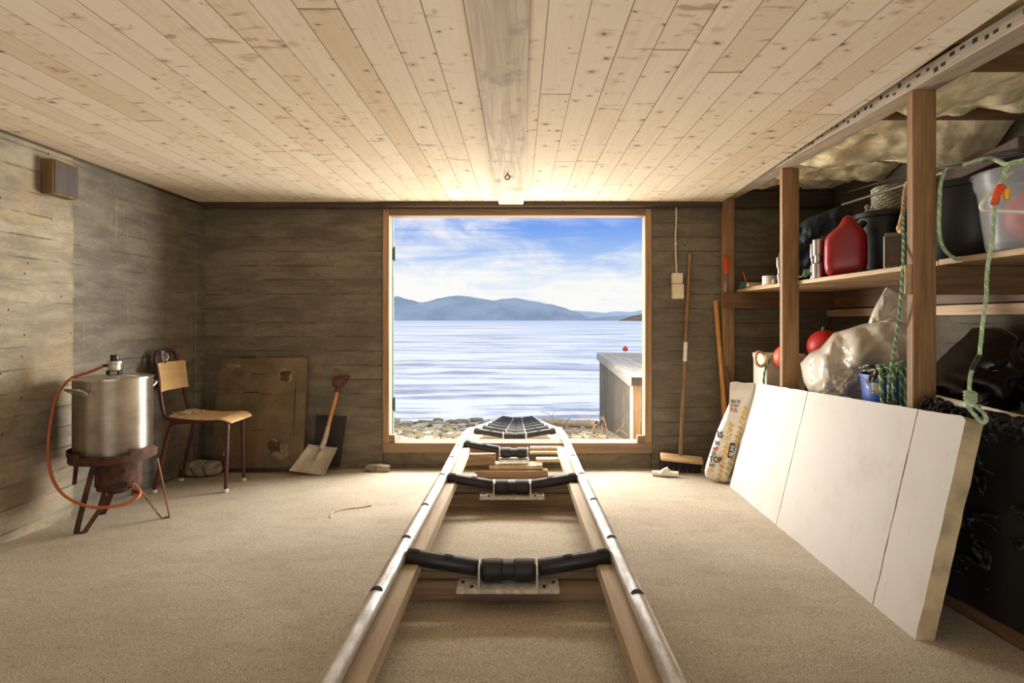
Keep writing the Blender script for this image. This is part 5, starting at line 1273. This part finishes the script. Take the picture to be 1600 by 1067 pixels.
# navy bundle
nx = lambda x, y: (P(x, y, 3.45).x, P(x, y, 3.45).z)
pol = [nx(*q_) for q_ in ((1213, 425), (1214, 388), (1224, 370), (1236, 350), (1262, 332), (1290, 324), (1312, 318), (1328, 326), (1336, 345), (1342, 400), (1340, 432), (1280, 436), (1230, 436))]
zmin = min(b for a, b in pol); pol = [(a, b-zmin+ZT) for a, b in pol]
o = MB().pillow(Pillow(pol, 3.45, 0.14, 0.16, 2.4, None, 0.05, 6, 2.0, face=True), nr=20, nb=100).build('fabric_bundle', M_TARP); tag(o, 'large navy fabric bundle behind the red jerrycan', 'bundle')
# black lidded tub
TBc = Vector((P(1397, 0, 3.02).x-0.05, 3.02, ZT)); zl = P(0, 326, 2.88).z
tb = thing('lidded_tub', TBc, 'black plastic tub with dark lid behind the grey carton', 'tub')
MB().lathe([(0, 0), (0.125, 0), (0.138, (zl-ZT)*0.9), (0.138, zl-ZT-0.01), (0, zl-ZT-0.01)], TBc, 48).build('tub_body', M_BLKPL, tb)
MB().lathe([(0.138, zl-ZT-0.03), (0.152, zl-ZT-0.03), (0.156, zl-ZT-0.026), (0.156, zl-ZT-0.005), (0.150, zl-ZT+0.002), (0.10, zl-ZT+0.004), (0, zl-ZT+0.004)], TBc, 48).build('tub_lid', M_BLKPL, tb)
# rope coil on the tub lid
rcx = thing('rope_coil', (TBc.x+0.03, TBc.y, zl+0.005), 'thick coil of grey rope sitting on the black tub lid', 'rope coil')
mb = MB(); c = Vector((TBc.x+0.045, TBc.y+0.0, zl+0.004))
hel = [c+Vector((0.095*math.cos(a), 0.095*math.sin(a), 0.008+0.0145*a/(2*PI))) for a in (2*PI*k/26 for k in range(26*9+8))]
mb.rope(hel, 0.0088, (0, 1, 0), n=4)
mb.lathe([(0, 0.125), (0.085, 0.125), (0.09, 0.115), (0.09, 0.0), (0, 0.0)], c, 30)
mb.build('coil', [M_GREYROPE, M_WHITEROPE], rcx)
mb = MB()
for k in range(4): mb.rope(smooth([c+Vector((0.02+0.01*k, -0.085, 0.10)), c+Vector((0.06, -0.09, 0.125+0.004*k)), c+Vector((0.10, -0.06, 0.115-0.006*k))], 6), 0.006, (0, 0, 0), n=4)
mb.build('green_binding', [M_GREEN], rcx)
c = Vector((TBc.x-0.125, TBc.y-0.045, zl+0.004)); mb = MB(); mb.lathe([(0, 0), (0.012, 0), (0.007, 0.012), (0.014, 0.022), (0.008, 0.034), (0, 0.036)], c, 16); mb.lathe([(0, 0), (0.010, 0), (0.011, 0.012), (0.005, 0.02), (0, 0.021)], c+Vector((0.026, 0.0, 0)), 16)
o = mb.build('brass_fitting', M_CASTAL); tag(o, 'small pale metal fitting on the black tub lid', 'fitting')
# rods hung under the joists
for (a_, b_, r_, lab, mt) in ((P(1316, 320, 2.95), P(1480, 268, 2.03), 0.006, 'shiny thin rod running over the black tub', M_STEEL2), (P(1284, 312, 4.108), P(1440, 266, 2.6), 0.005, 'dull rod behind the shiny one above the tub', M_BOLT), (P(1440, 266, 2.75), P(1520, 252, 2.25), 0.004, 'thin shiny wire right of the near post top', M_STEEL2)):
    o = MB().cyl(a_, b_, r_, 10).build('metal_rod', mt); tag(o, lab, 'rod')
# rail that carries the rods
o = MB().beam(P(1604, 224, 2.05), P(1440, 300, 3.2), 0.05, 0.06, 0.004).build('storage_rail', M_PLATE); tag(o, 'dark sloping timber rail above the big black bucket', 'timber rail')
for k, lab in ((0, 'black rod resting on the dark rail at the far right'), (1, 'second black rod just below the first at the far right')):
    o = MB().cyl(P(1536, 246+5*k, 2.10), P(1625, 226+9*k, 1.80), 0.006, 8).build('black_rod', M_BLKPL); tag(o, lab, 'rod')
# conduit on back wall
pts = [P(1253, 294, 4.07), P(1300, 292.5, 4.07), P(1312, 292.5, 4.07), P(1316, 296, 4.07), P(1317, 318, 4.07)]
o = MB().tube(smooth(pts, 5), 0.007, 8).build('wall_conduit', M_CREAM); tag(o, 'thin pale conduit bent down the back wall above the shelf', 'conduit')
# carton
ct = thing('carton', (P(1404, 0, 2.35).x, 2.35, ZT), 'dark grey carton with brown flap beside the near post', 'box')
c0 = P(1404, 0, 2.33); zt = P(0, 368, 2.30).z; th = math.atan2(c0.x, c0.y); RC = Matrix.Rotation(-th, 4, 'Z'); MC = Matrix.Translation((c0.x, c0.y, 0)) @ RC
def cbox(a, b, bev, name, mat):
    m_ = MB(); m_.span(a, b, bev); m_.bm.transform(MC); return m_.build(name, mat, ct)
cbox((-0.046, 0, ZT), (0.075, 0.11, zt), 0.002, 'carton_body', M_CARD)
cbox((-0.053, -0.004, ZT), (-0.047, 0.11, zt+0.004), 0.001, 'side_panel', M_WHITEP)
cbox((-0.048, -0.004, zt+0.001), (0.078, 0.05, zt+0.018), 0.003, 'flap', M_CARDIN)
me = text_mesh('Suc', 0.03); b = bmesh.new(); b.from_mesh(me); bpy.data.meshes.remove(me)
b.transform(MC @ Matrix.Translation((-0.030, -0.0012, P(0, 407, 2.33).z)) @ Matrix.Rotation(PI/2, 4, 'X')); mb = MB(); mb.merge(b); o = mb.build('printed_text', M_ORANGE_INK, ct); o['label'] = 'orange printed lettering'
# cord bits in front of tub
mb = MB(); c = P(1338, 428, 2.72); c.z = ZT+0.008
mb.tube(smooth([c+Vector((-0.01, -0.03, 0)), c+Vector((0.02, -0.04, 0.006)), c+Vector((0.06, -0.02, 0.002)), c+Vector((0.11, -0.03, 0.004)), c+Vector((0.16, -0.02, 0.0))], 6), 0.007, 8)
mb.tube(smooth([c+Vector((0.03, -0.05, -0.002)), c+Vector((0.07, -0.055, 0.010)), c+Vector((0.12, -0.05, 0.0))], 6), 0.006, 8)
o = mb.build('black_rope', M_BLKPL); tag(o, 'short black rope on the shelf right of the jerrycan', 'rope')
# big black bucket
BBc = Vector((1.985, 2.43, ZT))
bbk = thing('black_bucket', BBc, 'big black bucket on the shelf right of the near post', 'bucket')
hb_ = P(0, 270, 2.19).z-ZT
MB().lathe([(0, 0), (0.22, 0), (0.23, 0.02), (0.243, hb_-0.03), (0.255, hb_-0.028), (0.255, hb_), (0.242, hb_), (0.23, 0.03), (0, 0.02)], BBc, 56).build('bucket_wall', M_BLKPL, bbk)
# translucent tub with red float inside
TCc = Vector((P(1620, 0, 1.80).x, 1.80, ZT)); 
tc = thing('translucent_tub', TCc, 'translucent plastic tub holding a red float at the right edge of the shelf', 'tub')
ht = P(0, 262, 1.76).z-ZT; rt_ = TCc.x-P(1541, 0, 1.80).x
rb_ = TCc.x-P(1559, 0, 1.80).x
MB().lathe([(0, 0.002), (rb_, 0.002), (rb_+0.004, 0.02), (rt_-0.012, ht*0.78), (rt_-0.004, ht*0.84), (rt_, ht-0.004), (rt_+0.006, ht-0.004), (rt_+0.006, ht), (rt_-0.004, ht), (rt_-0.007, ht*0.84), (rt_-0.015, ht*0.78), (rb_, 0.024), (0, 0.010)], TCc, 48).build('tub_wall', M_TUBCLEAR, tc)
hp = [P(1580, 270, 1.66), P(1570, 278, 1.64), P(1552, 298, 1.62), P(1537, 314, 1.62), P(1533, 322, 1.62), P(1536, 328, 1.62), P(1546, 329, 1.62), P(1600, 331, 1.60)]
MB().tube(smooth(hp, 6), 0.0055, 10).build('tub_handle', M_WHITEP, tc)
buoy(TCc+Vector((0.0, -0.0, 0.115)), 0.088, 'red_float', 'round red float inside the translucent tub', M_BUOY)
# ropes on the right
GW = [M_PALEGREEN, M_PALEGREEN2, M_PALEGREEN]
pts = [P(1478, 263, 2.0), P(1470, 285, 1.98), P(1468, 320, 1.98), P(1467, 350, 1.98), P(1470, 378, 1.98), P(1480, 395, 1.98), P(1493, 404, 2.0), P(1502, 408, 2.02)]
o = MB().rope(smooth(pts, 6), 0.0065, (0, 1, 2)).build('pale_green_rope', GW); tag(o, 'pale green rope looping down the side of the big black bucket', 'rope')
pts = [P(1506, 258, 2.05), P(1525, 252, 2.0), P(1545, 247, 1.93), P(1560, 252, 1.82), P(1572, 257, 1.7), P(1585, 254, 1.62), P(1610, 249, 1.55)]
o = MB().rope(smooth(pts, 6), 0.0075, (0, 1, 2)).build('pale_green_rope', GW); tag(o, 'pale green rope running over the top of the translucent tub', 'rope')
hr = thing('hanging_rope', P(1557, 260, 1.56), 'long pale green rope hanging before the tub with a knotted loop at its end', 'rope')
pts = [P(1600, 253, 1.55), P(1580, 256, 1.53), P(1572, 264, 1.52), P(1566, 280, 1.52), P(1560, 297, 1.52), P(1556, 312, 1.52), P(1553, 330, 1.52), P(1551, 370, 1.52), P(1546, 400, 1.52), P(1542, 430, 1.52), P(1541, 465, 1.52), P(1536, 500, 1.52), P(1532, 540, 1.52), P(1529, 560, 1.52), P(1518, 580, 1.52), P(1515, 600, 1.52), P(1516, 616, 1.52)]
MB().rope(smooth(pts, 6), 0.0052, (0, 1, 0)).build('rope_line', GW, hr)
lp = [P(1516, 618, 1.51), P(1512, 630, 1.50), P(1518, 642, 1.50), P(1530, 656, 1.50), P(1537, 661, 1.50), P(1541, 655, 1.50), P(1537, 645, 1.50), P(1526, 636, 1.50), P(1519, 628, 1.505), P(1517, 617, 1.51)]
MB().rope(smooth(lp, 6), 0.0055, (0, 1, 2)).build('loop', GW, hr)
c = P(1516, 619, 1.515); mb = MB()
for k in range(3): mb.rope([c+Vector((0.0105*math.cos(a), 0.010*math.sin(a), -0.010+0.009*k+0.003*math.sin(a))) for a in (2*PI*i/14 for i in range(15))], 0.006, (0, 1, 2))
mb.build('knot', GW, hr)
MB().tube([P(1531.5, 556, 1.52), P(1527, 564, 1.52), P(1519, 579, 1.52)], 0.0085, 10).build('black_tape', M_BLKPL, hr)
MB().tube(smooth([P(1563.5, 290, 1.512), P(1558, 304, 1.512), P(1553.5, 319, 1.512)], 5), 0.0095, 10).build('red_sleeve', M_ORANGE, hr)
MB().tube(smooth([P(1562, 291, 1.505), P(1567, 291, 1.50), P(1571, 296, 1.50)], 5), 0.005, 8).build('red_tail', M_ORANGE, hr)
MB().lathe([(0, -0.02), (0.006, -0.016), (0.0085, 0), (0.006, 0.014), (0, 0.018)], P(1573, 302, 1.50), 14).build('yellow_tip', M_YELCAP, hr)

# ------------------------------------------------------------------ outside
ZSEA = -1.42
def bz(x, y): return -0.36-0.1305*(y-4.33)+0.03*noise.fractal(Vector((x*1.1, y*1.1, 0)), 1, 2, 3)
def beach_mat():
    m, nt, p = newmat('shingle_beach'); v = nt.coord()
    vo = nt.voronoi(v, 16); vo2 = nt.voronoi(v, 40)
    c_ = nt.mix(nt.sep(vo.outputs['Color'])[0], srgb(128, 112, 86), srgb(196, 184, 156))
    c_ = nt.mix(0.4, c_, nt.mix(nt.sep(vo2.outputs['Color'])[1], srgb(120, 104, 78), srgb(236, 224, 196)))
    c_ = nt.mix(nt.ramp(vo.outputs['Distance'], 0.45, 0.75, 0, 0.6), c_, srgb(96, 82, 58))
    nt.put(p.inputs['Base Color'], c_); p.inputs['Roughness'].default_value = 0.85
    nt.put(p.inputs['Normal'], nt.bump(nt.math('ADD', nt.math('MULTIPLY', vo.outputs['Distance'], -1), nt.math('MULTIPLY', vo2.outputs['Distance'], -0.5)), 0.8, 0.03)); return m
M_BEACH = beach_mat()
M_PEB = []
for i, (r, g, b_) in enumerate(((186, 174, 148), (160, 146, 118), (132, 118, 92), (172, 154, 112), (206, 196, 174))):
    M_PEB.append(plain('beach_stone_%s' % 'pale sandy tan ochre white'.split()[i], srgb(r, g, b_), 0.85, 0, 0.3, 8, 0.5, 25))
random.seed(17); protos = []
for i in range(10):
    mb = lump((0, 0, 0), (1, random.uniform(0.5, 0.8), random.uniform(0.16, 0.30)), 0, i*3.3, '', None, 2, 0.35)
    me = bpy.data.meshes.new('beach_stone'); mb.bm.to_mesh(me); mb.bm.free(); me.materials.append(M_PEB[i % 5]); protos.append(me)
def in_track(x): return abs(x-TX) < 0.47
stones = []; tries = 0
while len(stones) < 290 and tries < 9000:
    tries += 1
    y = random.uniform(6.9, 12.6); x = random.uniform(-0.30*y-0.2, 0.28*y)
    if in_track(x): continue
    if x > 1.22 and y > 6.75: continue
    if x > 0.3 and y > 9.2: continue
    r = random.uniform(0.045, 0.12)*(0.8+0.05*(y-7))
    if y > 10.5: r *= 1.25
    if any((x-a)**2+(y-b)**2 < (0.72*(r+c_))**2 for a, b, c_ in stones): continue
    stones.append((x, y, r))
first = None
for x, y, r in stones:
    o = bpy.data.objects.new('beach_stone', random.choice(protos)); C.objects.link(o)
    o.location = (x, y, bz(x, y)-0.06*r); o.scale = (r, r, r*random.uniform(0.8, 1.3)); o.rotation_euler = (random.uniform(-0.12, 0.12), random.uniform(-0.12, 0.12), random.uniform(-0.5, 0.5))
    tag(o, 'flat tan beach stone among many on the shore outside the doorway', 'stone', 'flat stones on the beach')
mb = MB(); mb.quad_grid(lambda u, v: Vector((-16+u*32, YT-0.02+v*12, bz(-16+u*32, YT-0.02+v*12))), 120, 60, 5)
b = bmesh.new()
for i in range(2600):
    y = random.uniform(6.2, 12.9); x = random.uniform(-0.32*y, 0.30*y)
    if x > 1.2 and y > 6.8: continue
    r = random.uniform(0.018, 0.05); z = bz(x, y)+r*0.1
    M = Matrix.Translation((x, y, z)) @ Matrix.Rotation(random.uniform(0, 6), 4, 'Z') @ Matrix.Diagonal((r*1.3, r, r*0.55, 1))
    q_ = bmesh.ops.create_icosphere(b, subdivisions=1, radius=1, matrix=M)
    mi = random.randrange(5)
    for f in {f for v in q_['verts'] for f in v.link_faces}: f.material_index = mi
me = bpy.data.meshes.new('t'); b.to_mesh(me); b.free(); mb.bm.from_mesh(me); bpy.data.meshes.remove(me)
tag(mb.build('beach_ground', M_PEB+[M_BEACH], origin=(0, 0, 0)), 'pebbly beach sloping down to the water', 'beach', None, 'structure')
# sea
def sea_mat():
    m, nt, p = newmat('pale_rippled_sea'); v = nt.coord(); x, y, z = nt.sep(v)
    yl = nt.math('LOGARITHM', nt.math('MAXIMUM', y, 1.0), 2.718)
    s = nt.comb(nt.math('DIVIDE', x, nt.math('MULTIPLY', y, 0.55)), nt.math('MULTIPLY', yl, 7.0), 0.0)
    a = nt.noise(s, 2.2, 6, 0.6, 0.5); b_ = nt.noise(nt.mapping(s, (1.6, 4.0, 1), (3, 1, 0)), 3.2, 5, 0.65, 0.4)
    t = nt.math('ADD', nt.math('MULTIPLY', a, 0.6), nt.math('MULTIPLY', b_, 0.4))
    col = nt.mix(nt.ramp(t, 0.42, 0.53), srgb(150, 156, 170), srgb(255, 255, 255))
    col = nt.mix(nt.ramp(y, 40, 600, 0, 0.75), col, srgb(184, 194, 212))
    nt.put(p.inputs['Base Color'], col); p.inputs['Roughness'].default_value = 0.3; p.inputs['Specular IOR Level'].default_value = 0.35
    nt.put(p.inputs['Normal'], nt.bump(t, 0.35, 0.05)); return m
mb = MB()
ysr = [8.5, 10, 12, 14, 17, 21, 27, 36, 50, 80, 140, 300, 700, 1800, 5200]
b = bmesh.new(); rows = []
for Y in ysr:
    hw = 30+Y*1.6; rows.append([b.verts.new((-hw+2*hw*k/20, Y, ZSEA)) for k in range(21)])
for r1, r2 in zip(rows, rows[1:]):
    for k in range(20): b.faces.new((r1[k], r1[k+1], r2[k+1], r2[k]))
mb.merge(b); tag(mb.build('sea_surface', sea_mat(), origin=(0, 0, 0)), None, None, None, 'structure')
# mountains
def hill_mat(name, c0, c1, sc_=0.004):  # aerial haze of the blue ridges is put into their base colours
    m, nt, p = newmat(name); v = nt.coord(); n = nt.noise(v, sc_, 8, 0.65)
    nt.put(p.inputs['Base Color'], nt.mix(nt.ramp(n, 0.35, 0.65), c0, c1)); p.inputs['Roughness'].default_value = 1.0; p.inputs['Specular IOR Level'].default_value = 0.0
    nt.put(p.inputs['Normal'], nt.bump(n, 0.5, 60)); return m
def ridge(prof, D, depth, mat, name, label, seed):
    mb = MB(); N = 220; x0, x1 = prof[0][0], prof[-1][0]
    def hgt(px_):
        for (a, ya), (b, yb) in zip(prof, prof[1:]):
            if a <= px_ <= b:
                t = (px_-a)/(b-a); t = t*t*(3-2*t)*0.5+t*0.5; return ya+(yb-ya)*t
        return 500
    def fn(u, v):
        px_ = x0+(x1-x0)*u; top = max(0.0, (500.4-hgt(px_))/F*(D+depth*0.5))
        Y = D+depth*v; X = (px_-CX)/F*(D+depth*0.5)
        s_ = math.sin(PI*min(1, v*1.0)) if v < 0.5 else math.cos(PI*(v-0.5))
        n_ = noise.fractal(Vector((X*0.006+seed, Y*0.006, seed)), 1, 2, 4)
        edge = 1 if abs(v-0.5) < 0.01 else 0
        return Vector((X, Y+40*n_*(0 < v < 1), ZSEA-3+(top+EYE-ZSEA)*s_**0.8*(1+(0.10*n_ if not edge else 0.022*n_))))
    mb.quad_grid(fn, N, 12); o = mb.build(name, mat, origin=(0, D, ZSEA)); tag(o, label, 'mountain'); return o
ridge([(250, 499), (400, 470), (520, 462), (613, 463.8), (625, 464), (642, 467.8), (658, 472), (672, 470.4), (687, 467), (702, 462.5), (715, 461.2), (731, 462.5), (750, 465.7), (771, 469), (784, 467), (805, 465), (831, 469.6), (857, 475), (878, 480.6), (897, 486.7), (915, 495.4), (926, 501)], 2600, 900, hill_mat('haze_tinted_hillside', srgb(134, 150, 166), srgb(156, 170, 184)), 'mountain_ridge', 'broad hazy blue mountain ridge across the water', 1.0)
ridge([(860, 490), (889, 484.5), (915, 486), (946, 488.5), (960, 486.5), (986, 487), (1003, 484), (1040, 478), (1120, 470), (1250, 485), (1300, 501)], 3900, 700, hill_mat('pale_haze_tinted_hillside', srgb(160, 178, 198), srgb(174, 190, 208)), 'mountain_ridge', 'paler distant ridge right of the main mountain', 4.0)
ridge([(900, 501), (925, 496), (950, 493.5), (985, 492), (1010, 491), (1060, 489), (1130, 494), (1160, 501)], 2000, 300, hill_mat('mid_haze_tinted_hillside', srgb(132, 146, 160), srgb(150, 162, 174)), 'mountain_ridge', 'low dark headland in front of the paler ridge', 6.0)
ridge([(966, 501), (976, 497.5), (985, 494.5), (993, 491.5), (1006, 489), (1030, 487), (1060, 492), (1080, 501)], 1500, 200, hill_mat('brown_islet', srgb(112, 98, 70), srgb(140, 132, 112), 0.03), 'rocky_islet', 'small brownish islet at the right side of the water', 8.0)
# buoy in the sea
Yb = 2.28*F/48.5; buoy(Vector((P(977, 0, Yb).x, Yb, ZSEA+0.14)), 0.20, 'sea_buoy', 'round red mooring buoy floating on the sea', M_BUOY)
# jetty
jt = thing('jetty', (2.2, 9.0, bz(2.2, 9.0)), 'weathered wooden jetty with boarded side right of the doorway', 'jetty')
Nc = Vector((1.384, 7.0, 0.168)); Fc = Vector((1.645, 11.8, 0.168)); W_ = 2.8
dj = (Fc-Nc).normalized(); rj = Vector((dj.y, -dj.x, 0)); Lj = (Fc-Nc).length
nbd = 34
for k in range(17):
    w_ = W_/17; x0 = (k+0.5)*w_
    if k > 16: break
    a_ = Nc+rj*x0+dj*0.0; b_ = Fc+rj*x0
    MB().beam(a_-Vector((0, 0, 0.014)), b_-Vector((0, 0, 0.014)), w_-0.008, 0.028, 0.003).build('deck_board', M_DECK, jt)
MB().beam(Nc+rj*0.012-Vector((0, 0, 0.083)), Fc+rj*0.012-Vector((0, 0, 0.083)), 0.028, 0.11, 0.003).build('fascia_board', M_DECK, jt)
MB().beam(Nc+rj*0.03+dj*0.08-Vector((0, 0, 0.085)), Nc+rj*W_+dj*0.08-Vector((0, 0, 0.085)), 0.05, 0.11, 0.003).build('end_joist', M_DARKWOOD, jt)
for k in range(34):
    a_ = Nc+rj*(0.055+0.006*(k % 2))+dj*(0.10+(Lj-0.2)*(k+0.5)/34); w_ = (Lj-0.2)/34-0.006
    zb = min(bz(a_.x, a_.y), a_.z)-0.08
    MB().box((a_.x, a_.y, (zb+0.14)/2), (0.022, w_, 0.14-zb), Matrix.Rotation(-math.atan2(dj.x, dj.y), 3, 'Z'), 0.003).build('side_board', M_OLDWOOD, jt)
for q_, mt in ((0.045, M_DECK), (0.55, M_FRAME_Z), (1.4, M_FRAME_Z), (2.5, M_FRAME_Z)):
    a_ = Nc+rj*q_+dj*0.12; zb = bz(a_.x, a_.y)-0.1
    MB().box((a_.x, a_.y, (zb+0.13)/2), (0.036 if q_ < 0.1 else 0.10, 0.06, 0.13-zb), Matrix.Rotation(-math.atan2(dj.x, dj.y), 3, 'Z'), 0.003).build('post', mt, jt)
for k in range(14):
    a_ = Nc+rj*(0.125+k*0.105)+dj*0.19; zb = bz(a_.x, a_.y)-0.08
    MB().box((a_.x, a_.y, (zb+0.11)/2), (0.098, 0.022, 0.11-zb), Matrix.Rotation(-math.atan2(dj.x, dj.y), 3, 'Z'), 0.003).build('end_board', M_POST, jt)
for k in range(3):
    a_ = Nc+rj*(0.3+1.1*k)+dj*(Lj-0.3); zb = bz(a_.x, a_.y)-0.3
    MB().box((a_.x, a_.y, (zb+0.13)/2), (0.1, 0.1, 0.13-zb), None, 0.003).build('post', M_OLDWOOD, jt)
# log and twigs
a_, b_ = P(848, 661, 10.9), P(932, 671, 10.2); a_.z = bz(a_.x, a_.y)+0.06; b_.z = bz(b_.x, b_.y)+0.06
mb = MB().tube([a_.lerp(b_, t) for t in (0, 0.2, 0.4, 0.6, 0.8, 1)], [0.085, 0.08, 0.082, 0.076, 0.078, 0.075], 14)
o = mb.build('driftwood_log', M_LOG); tag(o, 'pale driftwood log lying on the shore right of the track', 'log')
random.seed(41)
for (px_, py_, Y, n_, lab) in ((875, 672, 8.6, 6, 'bare thin twigs growing beside the right rail'), (945, 686, 7.0, 8, 'bare arching twigs at the foot of the jetty')):
    mb = MB(); base = P(px_, py_, Y); base.z = bz(base.x, base.y)
    for k in range(n_):
        h = random.uniform(0.15, 0.42); dx_ = random.uniform(-0.35, 0.3); dy_ = random.uniform(-0.1, 0.1)
        p0 = base+Vector((random.uniform(-0.05, 0.05), random.uniform(-0.05, 0.05), 0)); p1 = p0+Vector((dx_*0.5, dy_*0.5, h*0.8)); p2 = p0+Vector((dx_, dy_, h*(1.0 if k % 2 else 0.55)))
        mb.tube(smooth([p0, p1, p2], 5), 0.0045, 5)
        p3 = p1+Vector((random.uniform(-0.12, 0.12), 0.02, random.uniform(0.02, 0.12))); mb.tube([p1, p3], 0.003, 5)
    o = mb.build('twig_shrub', M_TWIG); tag(o, lab, 'twigs')
